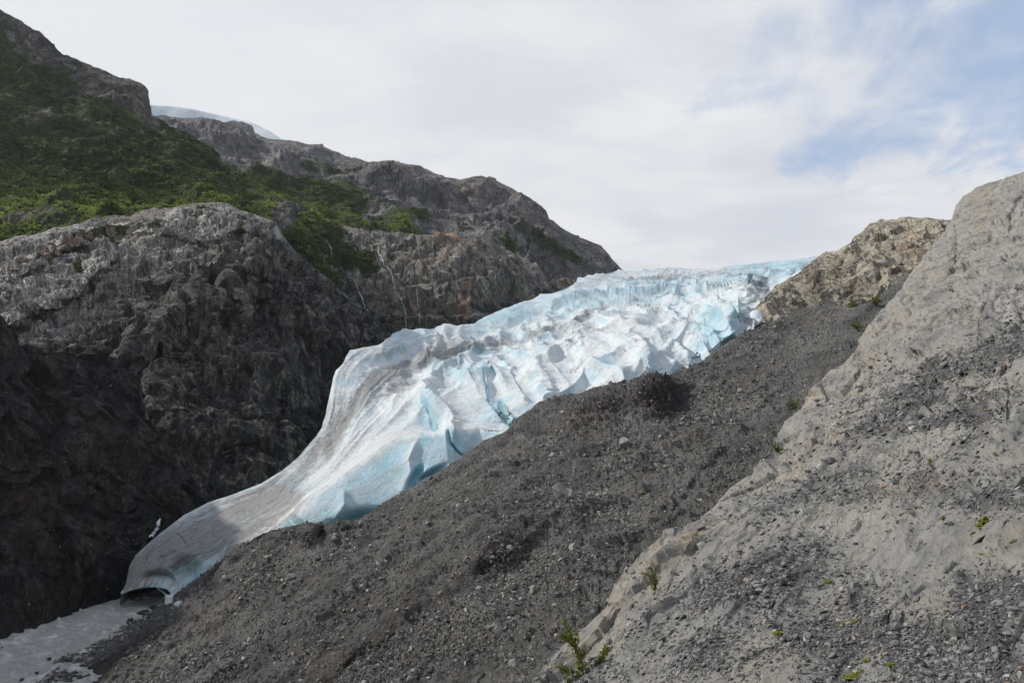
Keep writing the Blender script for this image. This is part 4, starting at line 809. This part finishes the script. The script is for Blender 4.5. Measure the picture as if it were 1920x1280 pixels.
def stone_mesh(name, seed, flat=.5, npts=14, bev=.04, rough=.02):
    r = random.Random(seed); (v, f), = stone_shapes(1, flat, npts, seed); bm = bmesh.new()
    vs = [bm.verts.new(c) for c in v]; [bm.faces.new([vs[i] for i in t]) for t in f]
    bmesh.ops.dissolve_limit(bm, angle_limit=.25, verts=bm.verts[:], edges=bm.edges[:])
    bmesh.ops.bevel(bm, geom=bm.edges[:], offset=bev, segments=2, affect='EDGES', profile=.6)
    bmesh.ops.triangulate(bm, faces=bm.faces[:]); bmesh.ops.subdivide_edges(bm, edges=bm.edges[:], cuts=1, use_grid_fill=True)
    from mathutils import noise as mn
    for q in bm.verts: q.co += q.co.normalized() * mn.fractal(q.co * 4 + Vector((seed, 0, 0)), .7, 2, 4) * rough
    me = bpy.data.meshes.new(name); bm.to_mesh(me); bm.free(); return me


def place(o, pname, px, py, size, sink=.15, tilt=.2, rz=None, scale=(1, 1, 1)):
    p, n = on(pname, px, py); s_ = size * p.y / FPX
    z = (n + Vector((random.gauss(0, tilt), random.gauss(0, tilt), random.gauss(0, tilt)))).normalized()
    q = z.to_track_quat('Z', 'Y'); rot = q.to_matrix() @ Matrix.Rotation(rz if rz is not None else random.uniform(0, 6.28), 3, 'Z')
    o.location = p + n * s_ * (.34 - sink); o.rotation_euler = rot.to_euler(); o.scale = tuple(s_ * k for k in scale); return o


def zone(x, y):
    if y > 1060 and x > 1640: return 'in the bottom right corner'
    if y > 1060 and x > 1400: return 'around the mossy cracks'
    if x > 1000 and y > 1060 and x > 1290 - (y - 985) * .9: return 'right of the leafy shrub'
    if x > 1400 and y < 840: return 'on the highest rubble band' if x > 1560 else 'high up, right of the dark hump'
    if x > 1290: return 'in the middle of the rock face'
    return 'near the split boulder' if y < 1000 else ('below the split boulder' if x > 750 else 'above the river')


def loose(pname, n, w_, lo, hi, mats, label, group, seed, flat, infront=None, name='loose_stone', cat='stone'):
    r = np.random.default_rng(seed); i, P, N, px, py = pick(pname, w_, n, r, infront)
    protos = [put(name, stone_mesh(name, seed * 31 + k, flat), mats[k % len(mats)]) for k in range(8)]; used = set()
    for k in range(n):
        pr = protos[k % 8]; o = pr if (k % 8) not in used else pr.copy()
        if o is not pr: C.objects.link(o)
        used.add(k % 8); u = r.random(); sz_ = (lo ** -1.6 + u * (hi ** -1.6 - lo ** -1.6)) ** (-1 / 1.6)
        place(o, pname, px[k], py[k], sz_); zn = zone(px[k], py[k]); o['label'] = label + ' ' + zn; o['category'] = cat; o['group'] = group + ' ' + zn
loose('rock_slab', 110, lambda P, N, x, y: (slab_rub(P, x, y) ** 2 + .03) * (smooth(560, 1100, y) + .15), 15, 34, [M_stone], 'loose grey slate stone on the slab', 'slate stones', 11, .5)
loose('moraine', 80, lambda P, N, x, y: np.clip(mor_w(P, N, x, y), .1, 2), 10, 26, [M_stone, M_pale], 'loose grey stone on the moraine', 'moraine stones', 12, .75, infront=slab_top)


def boulder(pname, px, py, size, label, mat, seed, flat=.75, scale=(1, 1, 1), rz=0.0, name='boulder', sink=.1, npts=16):
    o = put(name, stone_mesh(name, seed, flat, npts), mat, label=label, category='boulder'); place(o, pname, px, py, size, sink=sink, tilt=.05, rz=rz, scale=scale); return o


# split boulder: two lumps with a cleft between them
def split_boulder():
    p, n = on('moraine', 1064, 925); s_ = 38 * p.y / FPX
    e = put('split_boulder', None, label='pale boulder split by a dark cleft, alone on the middle of the moraine slope', category='boulder'); e.location = p + n * s_ * .42
    a = put('left_block', stone_mesh('left_block', 401, .95, 14), M_pale, e); a.name = 'rock_block'; a.location = (-s_ * .20, .1, s_ * .08); a.rotation_euler = (0, -.35, .5); a.scale = (s_ * .75, s_ * .95, s_ * 1.0)
    b = put('rock_block', stone_mesh('rock_block', 402, .8, 13), M_pale, e); b.location = (s_ * .20, -.25, -s_ * .02); b.rotation_euler = (.1, .25, -.3); b.scale = (s_ * .85, s_ * .95, s_ * .8)
split_boulder()
boulder('moraine', 1180, 842, 34, 'rounded grey boulder below the dark moraine hump', M_pale, 403, .85)
boulder('moraine', 1121, 918, 16, 'small flat stone just right of the split boulder', M_pale, 404, .6)
boulder('moraine', 957, 1090, 13, 'whitish rounded stone in the rubble of the lower moraine', M_pale, 405, .8)
boulder('moraine', 955, 1238, 22, 'angular grey block at the foot of the moraine, left of the leafy plant', M_pale, 406, .85)
boulder('moraine', 868, 1235, 14, 'upright grey stone in the pale rubble at the bottom of the moraine', M_pale, 407, .9)
boulder('moraine', 793, 1192, 18, 'low brownish stone resting alone on the lower moraine', M_pale, 408, .6)
boulder('moraine', 208, 1272, 20, 'pale stone on the lip above the river, at the bottom left', M_pale, 409, .8)
boulder('moraine', 676, 985, 14, 'tan stone on the crest of the moraine beside the ice', M_pale, 410, .8)
boulder('moraine', 648, 1002, 26, 'dark blocky boulder in the notch of the moraine crest', M_darkstone, 411, .7)
boulder('moraine', 865, 958, 15, 'pointed grey stone high on the moraine below the ice front', M_pale, 412, .7)
boulder('moraine', 825, 977, 11, 'greenish grey stone below the pointed stone on the moraine', M_pale, 413, .8)
boulder('moraine', 1395, 745, 16, 'grey block in the pale gully right of the dark hump', M_pale, 414, .8)
boulder('moraine', 375, 1122, 10, 'dark pyramid stone above the ice cave', M_darkstone, 415, .9)
boulder('rock_slab', 1868, 678, 24, 'pale oval cobble lying on the dark rubble band', M_pale, 416, .7, rz=.3, npts=30)
boulder('rock_slab', 1852, 752, 20, 'pale grey stone beside the orange stained ledge', M_pale, 417, .6)
boulder('rock_slab', 1795, 680, 22, 'flat grey block on the upper rubble band', M_stone, 418, .6)
boulder('rock_slab', 1895, 1205, 22, 'blue grey rounded slate in the lower right rubble', M_stone, 419, .55)
boulder('rock_slab', 1680, 1208, 24, 'blocky blue grey stone below the striped ledge', M_stone, 420, .6)
boulder('rock_slab', 1750, 1215, 26, 'pale lichen streaked stone in the bottom right rubble', M_pale, 421, .7)

# wet stones by the water
for k, (x, y, sz_, lab) in enumerate([(66, 1166, 22, 'greenish dark boulder at the left edge of the river'), (98, 1160, 16, 'dark boulder just right of the greenish one by the river'), (206, 1182, 10, 'small black rock standing in the river'), (268, 1150, 26, 'wide dark boulder on the gravel spit by the ice cave'), (245, 1166, 24, 'low dark boulder at the tip of the gravel spit'),
                                      (290, 1140, 20, 'dark boulder beside the white ice blocks'), (40, 1275, 16, 'flat dark rock in the river at the bottom left'), (68, 1262, 12, 'dark rock next to the flat rock in the river'), (5, 1215, 10, 'dark rock at the left edge of the photo in the water'), (92, 1235, 12, 'dark rock at the foot of the lower bank'), (125, 1240, 30, 'big dark boulder at the corner of the lower bank')]):
    D = R(x, y); p = world(x, y, D); s_ = sz_ * D / FPX
    o = put('wet_boulder', stone_mesh('wet_boulder', 500 + k, .55), M_darkstone, label=lab, category='boulder'); o.location = (p[0], p[1], RIVER_Z + s_ * .08); o.rotation_euler = (0, 0, k * 1.3); o.scale = (s_, s_, s_)

# blocks of white ice at the cave mouth
for k, (x, y, sz_, lab) in enumerate([(316, 1130, 26, 'white ice block at the mouth of the ice cave, left one of the pair'), (331, 1128, 20, 'white ice block leaning on the moraine beside the ice cave')]):
    p, n_ = on('moraine', x, 1128); s_ = sz_ * p.y / FPX
    o = put('ice_block', stone_mesh('ice_block', 520 + k, .8, 18, .09, .05), M_white_ice, label=lab, category='ice block'); o.location = (p[0], p[1] - .4, p[2] + s_ * .25); o.rotation_euler = (0, 0, k); o.scale = (s_, s_, s_ * .95)


# ------------------------------------------------------------------ ribbons that follow the rock: snow remnant and falling water
def ribbon(name, pname, pts, widths, mat, lift, seed=0, **props):
    r = random.Random(seed); V, F = [], []; fine = []
    for k in range(len(pts) - 1):
        n = max(2, int(math.hypot(pts[k + 1][0] - pts[k][0], pts[k + 1][1] - pts[k][1]) / 2.2))
        for j in range(n):
            t = j / n; fine.append((pts[k][0] + (pts[k + 1][0] - pts[k][0]) * t + r.uniform(-.8, .8), pts[k][1] + (pts[k + 1][1] - pts[k][1]) * t, (k + t) / (len(pts) - 1)))
    fine.append((*pts[-1], 1.0))
    wi = curve([(i / (len(widths) - 1), w_) for i, w_ in enumerate(widths)])
    for (x, y, t) in fine:
        p, n = on(pname, x, y); hw = wi(t) * p.y / FPX * .5 * r.uniform(.5, 1.4); c = p + n * lift
        side = Vector((1, 0, 0)) - n * n.x; side.normalize()
        for a in range(6):
            th = a * math.pi / 3; V.append(c + side * math.cos(th) * hw + n * math.sin(th) * min(hw * .5, lift * .9))
    for i in range(len(fine) - 1):
        for a in range(6): F.append((i * 6 + a, i * 6 + (a + 1) % 6, i * 6 + 6 + (a + 1) % 6, i * 6 + 6 + a))
    return put(name, raw_mesh(name, np.array([v[:] for v in V]), np.array(F)), mat, **props)


ribbon('waterfall', 'rock_knob', [(706, 452), (712, 472), (718, 492), (730, 505), (737, 524), (740, 545), (752, 562), (760, 585), (762, 612), (763, 630)], [1.0, 1.6, 2.3, 2.2, 2.0, 1.7, 1.6, 1.4], M_fall, .5, 1, label='thin white waterfall dropping down the middle of the rock knob', category='waterfall')
ribbon('waterfall', 'rock_knob', [(609, 448), (622, 463), (618, 478), (606, 490), (614, 502), (628, 516)], [1, 2.8, 2.2, 1.4, 1], M_fall, .5, 2, label='short broken waterfall below the green slope, between dome and knob', category='waterfall')
ribbon('waterfall', 'rock_knob', [(668, 540), (675, 555), (681, 566), (690, 580), (696, 595)], [1.2, 2.4, 2.0, 1.0], M_fall, .5, 3, label='small waterfall low on the dark rock left of the long waterfall', category='waterfall')
ribbon('waterfall', 'rock_knob', [(778, 540), (783, 560), (787, 590), (789, 612)], [.8, 1.4, 1.2, .8], M_fall, .4, 4, label='faint thread of water right of the long waterfall', category='waterfall')
ribbon('waterfall', 'mountain_ridge', [(392, 238), (400, 252), (412, 268), (422, 284), (428, 300), (436, 318)], [2, 2.6, 3.2, 3.4, 3, 1.6], M_fall, .8, 5, label='pale meltwater stream on the ridge below the far icefield', category='waterfall')
ribbon('snow_patch', 'riverbank', [(300, 972), (296, 982), (290, 992), (283, 1003), (276, 1010)], [3, 8, 10, 8, 2], M_white_ice, .6, 6, label='narrow strip of old snow on the dark bank above the glacier tongue', category='snow patch')


# ------------------------------------------------------------------ greenery
def leaf_quads(centers, normals_, sizes, r, asp=1.0):
    n = len(centers); A = r.normal(size=(n, 3)); A -= (A * normals_).sum(1)[:, None] * normals_; A /= np.linalg.norm(A, axis=1)[:, None]; B = np.cross(normals_, A)
    a = A * (sizes * .5)[:, None]; b = B * (sizes * .5 * asp)[:, None]
    V = np.stack([centers - a, centers + b, centers + a, centers - b], 1).reshape(-1, 3); return V, np.arange(n * 4).reshape(n, 4)


def brush(pname, n, seed, rmin, rmax, label, wfun=None, per=16, lsize=1.0):
    r = np.random.default_rng(seed); mk = PATCH[pname][4]
    def w_(P, N, x, y):
        g = np.clip(mk[:, 1] - .42, 0, .4) * 2.2 * np.clip(fbm(P, 30, 4, .6, seed=seed) * 1.6 + .62, 0.04, 1)
        return g if wfun is None else g * wfun(x, y)
    i, P, N, px, py = pick(pname, w_, n, r)
    rad = (rmin + (rmax - rmin) * r.random(n) ** 2)
    d = r.normal(size=(n, per, 3)); d /= np.linalg.norm(d, axis=-1, keepdims=True); d[..., 2] = np.abs(d[..., 2]) * .9 + .05
    c = P[:, None] + d * (rad[:, None] * r.uniform(.55, 1.05, (n, per)))[..., None] * np.array([1, 1, .75])
    nn = d + r.normal(size=d.shape) * .5; nn /= np.linalg.norm(nn, axis=-1, keepdims=True)
    V, F = leaf_quads(c.reshape(-1, 3), nn.reshape(-1, 3), (rad[:, None] * r.uniform(.35, .75, (n, per)) * lsize).ravel(), r, .8)
    bench = np.clip(blobs(px, py, [(60, 395, 190, 34, 4, 1), (320, 385, 200, 16, 3, .7), (560, 400, 90, 26, 20, .8), (720, 425, 150, 16, 8, .8), (620, 375, 90, 20, 10, .6), (250, 215, 40, 10, 30, .5)]) * (.45 + 1.2 * (fbm(P, 14, 4, .6, seed=seed + 3) + .25)), 0, 1)
    tint = np.clip(np.repeat(blobs(px, py, [(90, 385, 130, 34, 4, .55), (300, 370, 180, 16, 3, .35), (560, 400, 80, 30, 20, .5), (700, 420, 140, 22, 8, .5), (620, 385, 90, 30, 10, .5), (300, 350, 260, 30, 3, .3), (60, 420, 90, 20, 0, .5)]) + r.random(n) * .40 + .8 * fbm(P, 45, 3, .5, seed=seed + 1), per) + r.normal(size=n * per) * .12, 0, 1); t2 = np.repeat(r.random(n), per)
    me = raw_mesh('brush', V, F, False); col_attr(me, 'tint', np.stack([np.repeat(tint, 4), np.repeat(t2, 4), np.repeat(np.repeat(bench, per), 4)], -1))
    return put('brush', me, M_brush, kind='stuff', label=label)


brush('hillside', 30000, 21, 1.0, 3.4, 'dense green alder brush covering the left hillside')
brush('mountain_ridge', 13000, 22, 1.2, 3.8, 'green brush on the lower flank of the mountain ridge')
brush('rock_knob', 2200, 23, .8, 2.2, 'green brush growing on the rock knob')
brush('cliff', 500, 24, .5, 1.4, 'tufts of green growing on the crown of the rock dome')


def tube(pts, r0, r1, seg=6):
    V, F = [], []
    for i, p in enumerate(pts):
        t = i / (len(pts) - 1); rr = r0 + (r1 - r0) * t; d = (pts[min(i + 1, len(pts) - 1)] - pts[max(i - 1, 0)]).normalized(); q = d.to_track_quat('Z', 'Y')
        for a in range(seg): V.append(p + q @ Vector((math.cos(a * 2 * math.pi / seg) * rr, math.sin(a * 2 * math.pi / seg) * rr, 0)))
    for i in range(len(pts) - 1):
        for a in range(seg): F.append((i * seg + a, i * seg + (a + 1) % seg, (i + 1) * seg + (a + 1) % seg, (i + 1) * seg + a))
    return V, F


def join(parts):
    V, F, o = [], [], 0
    for v, f in parts:
        V += [tuple(x) for x in v]; F += [tuple(i + o for i in q) for q in f]; o += len(v)
    return np.array(V), np.array(F)


# pale saplings standing out of the brush
def sapling():
    r = np.random.default_rng(77)
    e = put('sapling', None)
    put('trunk', raw_mesh('trunk', *join([tube([Vector((0, 0, -1)), Vector((0, .05, 3)), Vector((.1, 0, 7))], .14, .03)])), M_bark, e)
    n = 260; h = r.random(n) ** .8 * 6.2 + .8; rr = (7.2 - h) * .24 * np.sqrt(r.random(n)); th = r.random(n) * 6.28
    c = np.stack([np.cos(th) * rr, np.sin(th) * rr, h], -1); nn = r.normal(size=(n, 3)); nn /= np.linalg.norm(nn, axis=1)[:, None]
    V, F = leaf_quads(c, nn, r.uniform(.3, .8, n), r, .5); me = raw_mesh('crown', V, F, False); col_attr(me, 'tint', np.stack([np.repeat(r.random(n), 4), np.repeat(r.random(n), 4), np.zeros(4 * n)], -1))
    put('crown', me, M_pine, e); return e
sp0 = sapling()
for k, (x, y, sc_) in enumerate([(162, 368, .8), (238, 338, .9), (255, 334, 1.1), (284, 336, 1.0), (302, 334, 1.2), (322, 338, .9), (338, 342, .8), (363, 344, 1.25), (370, 346, .9), (352, 352, .8), (300, 352, .8), (270, 356, .7), (540, 376, .9), (556, 384, .8), (205, 376, .7)]):
    o = sp0 if k == 0 else sp0.copy()
    if k:
        C.objects.link(o)
        for ch in list(sp0.children): c_ = ch.copy(); C.objects.link(c_); c_.parent = o
    p, n = on('hillside', x, y); o.location = p; o.scale = (sc_,) * 3; o.rotation_euler = (0, 0, k)
    o['label'] = 'pale green sapling standing out of the brush on the hillside shelf'; o['category'] = 'sapling'; o['group'] = 'saplings on the hillside shelf'


def plant(name, pname, bx, by, stems, label, cat, leafpx, density, seed, mat=None, back=0.0, asp=.62):
    """stems drawn as offsets from the base; built upright at the base's own distance"""
    r = np.random.default_rng(seed); p, n = on(pname, bx, by); k = p.y / FPX
    e = put(name, None, label=label, category=cat); e.location = p
    T, LC = [], []
    for st in stems:
        dep = 0.0; pts = []
        for j, (dx, dy) in enumerate(st):
            pts.append(Vector((dx * k, dep, -dy * k))); dep += r.normal() * 5 * k
        fine = []
        for j in range(len(pts) - 1):
            for q in range(5): fine.append(pts[j].lerp(pts[j + 1], q / 5))
        fine.append(pts[-1]); T.append(tube(fine, 1.0 * k, .35 * k, 5)); L = sum((fine[i + 1] - fine[i]).length for i in range(len(fine) - 1))
        for q in range(int(L / k * density)):
            t = (.15 + .85 * r.random()) * (len(fine) - 1); i = int(t); c = fine[i].lerp(fine[min(i + 1, len(fine) - 1)], t - i)
            LC.append(c + Vector(tuple(r.normal(size=3) * leafpx * .55 * k)))
    put('stem', raw_mesh('stem', *join(T)), M_bark, e)
    LC = np.array([c[:] for c in LC]); nn = r.normal(size=LC.shape) + np.array([-.4, -.5, .8]); nn /= np.linalg.norm(nn, axis=1)[:, None]
    sz_ = r.uniform(.6, 1.25, len(LC)) * leafpx * k
    V, F = leaf_quads(LC, nn, sz_, r, asp); me = raw_mesh('leaves', V, F, False)
    tt = r.random(len(LC)); t2 = r.random(len(LC)); col_attr(me, 'tint', np.stack([np.repeat(tt, 4), np.repeat(t2, 4), np.zeros(4 * len(LC))], -1))
    put('leaves', me, mat or M_leaf, e); return e


plant('willow_shrub', 'rock_slab', 1092, 1262, [[(0, 0), (-8, -30), (-22, -65), (-34, -98)], [(0, 0), (-4, -28), (-14, -50), (-12, -72)], [(0, 0), (16, -16), (32, -28), (46, -48)], [(0, 0), (20, -8), (36, -30), (40, -44)], [(0, 0), (-20, -8), (-38, -10), (-46, -18)], [(0, 0), (-16, 6), (-34, 4)], [(-14, -50), (-30, -62), (-42, -74)], [(0, 0), (-6, -20), (2, -44)], [(-30, 8), (-28, 18), (-20, 26)]],
      'leafy green shrub growing from the slab edge at the bottom of the photo', 'shrub', 5.6, 2.6, 31)
plant('willow_shrub', 'rock_slab', 1222, 1094, [[(0, 0), (-2, -14), (-4, -26), (-8, -44)], [(0, 0), (-4, -16), (0, -30)], [(0, 0), (-8, -10), (-8, -22)], [(-4, -24), (-16, -30), (-26, -32)], [(-4, -26), (2, -38), (6, -44)], [(0, 0), (2, -14), (2, -24)], [(0, 0), (-5, -6)]],
      'small drooping shrub on the tan streaked slab edge', 'shrub', 3.4, 3.0, 32)
for bx, by, pn, h, lab, sd in [(1482, 758, 'moraine', 26, 'upright grassy shoot beside the orange stained ledge', 41), (1447, 832, 'rock_slab', 20, 'tuft of twigs on the slab edge below the orange ledge', 42), (1642, 574, 'moraine', 22, 'green bush at the top of the moraine under the tan outcrop', 43), (1612, 628, 'moraine', 20, 'green bush halfway down the slab edge', 44), (1600, 577, 'moraine', 12, 'low bush on the moraine left of the taller green bush', 45), (1530, 1133, 'rock_slab', 0, '', 0)]:
    if h: plant('small_shrub', pn, bx, by, [[(0, 0), (-4, -h * .6), (-5, -h)], [(0, 0), (2, -h * .6), (5, -h * .9)], [(0, 0), (-7, -h * .5), (-11, -h * .7)], [(0, 0), (6, -h * .4), (10, -h * .55)], [(0, 0), (0, -h * .8)]], lab, 'shrub', 3.6, 2.0, sd)


# moss cushions in the cracks of the slab
def moss_mesh(seed):
    from mathutils import noise as mn
    bm = bmesh.new(); bmesh.ops.create_icosphere(bm, subdivisions=4, radius=.5)
    for v in bm.verts:
        d = v.co.normalized(); o_ = Vector((seed * 3.1, 0, 0)); f = 1 + .75 * mn.fractal(d * 1.6 + o_, .8, 2, 3) + .16 * mn.noise(d * 9 + o_) + .10 * mn.noise(d * 22 + o_); v.co = Vector((d.x * .5, d.y * .36, d.z * .17)) * f
    me = bpy.data.meshes.new('moss_cushion'); bm.to_mesh(me); bm.free(); return me
for k, (x, y, sz_, lab) in enumerate([(1760, 966, 24, 'round bright moss cushion on the smooth slab below the dark rubble'), (1846, 984, 32, 'long moss cushion under the edge of the dark rubble band'), (1820, 992, 12, 'small moss tuft left of the long moss cushion'), (1553, 1071, 18, 'moss cushion left of the smooth grey block'), (1624, 1150, 16, 'yellow brown moss at the left foot of the striped ledge'),
                                      (1601, 1163, 16, 'yellow moss cushion, right one of the pair in the rubble'), (1586, 1163, 11, 'yellow moss cushion, left one of the pair in the rubble'), (1455, 1180, 20, 'pale moss patch on the low slab left of the rubble'), (1621, 1227, 18, 'green moss cushion standing above two others near the bottom edge'), (1609, 1250, 16, 'green moss on the crack just above the bottom moss clump'),
                                      (1594, 1262, 26, 'large yellow moss clump at the bottom edge of the photo'), (1669, 1243, 18, 'upright green moss on the slab right of the bottom clumps'), (1853, 1050, 24, 'moss strip in the crack beside the pointed block'), (1580, 1081, 9, 'tiny moss tuft on the edge of the smooth grey block'), (1644, 1121, 10, 'tiny yellow moss spot in the rubble above the striped ledge'),
                                      (1574, 1171, 10, 'small moss spot under the paired yellow cushions'), (1905, 1022, 14, 'moss tuft by the right edge of the photo'), (1738, 853, 12, 'dull green moss on the upper ledges'), (1755, 858, 12, 'second dull green moss spot on the upper ledges, to the right')]):
    o = put('moss_cushion', moss_mesh(k), M_moss, label=lab, category='moss'); place(o, 'rock_slab', x, y, sz_, sink=.24, tilt=.05, rz=.6)

# ------------------------------------------------------------------ thin air between here and the far ridge
def haze():
    bm = bmesh.new(); bmesh.ops.create_cube(bm, size=1); me = bpy.data.meshes.new('haze'); bm.to_mesh(me); bm.free()
    m = bpy.data.materials.new('haze'); m.use_nodes = True; t = NT(m.node_tree)
    v = t.n('ShaderNodeVolumePrincipled', Color=(.80, .88, 1.0), Density=.00004, Anisotropy=.2); t.t.links.new(v.outputs[0], t.n('ShaderNodeOutputMaterial').inputs['Volume'])
    o = put('haze', me, m, kind='stuff', label='thin haze in front of the far ridge'); o.location = (0, 3000, 300); o.scale = (9400, 9400, 800)
haze()
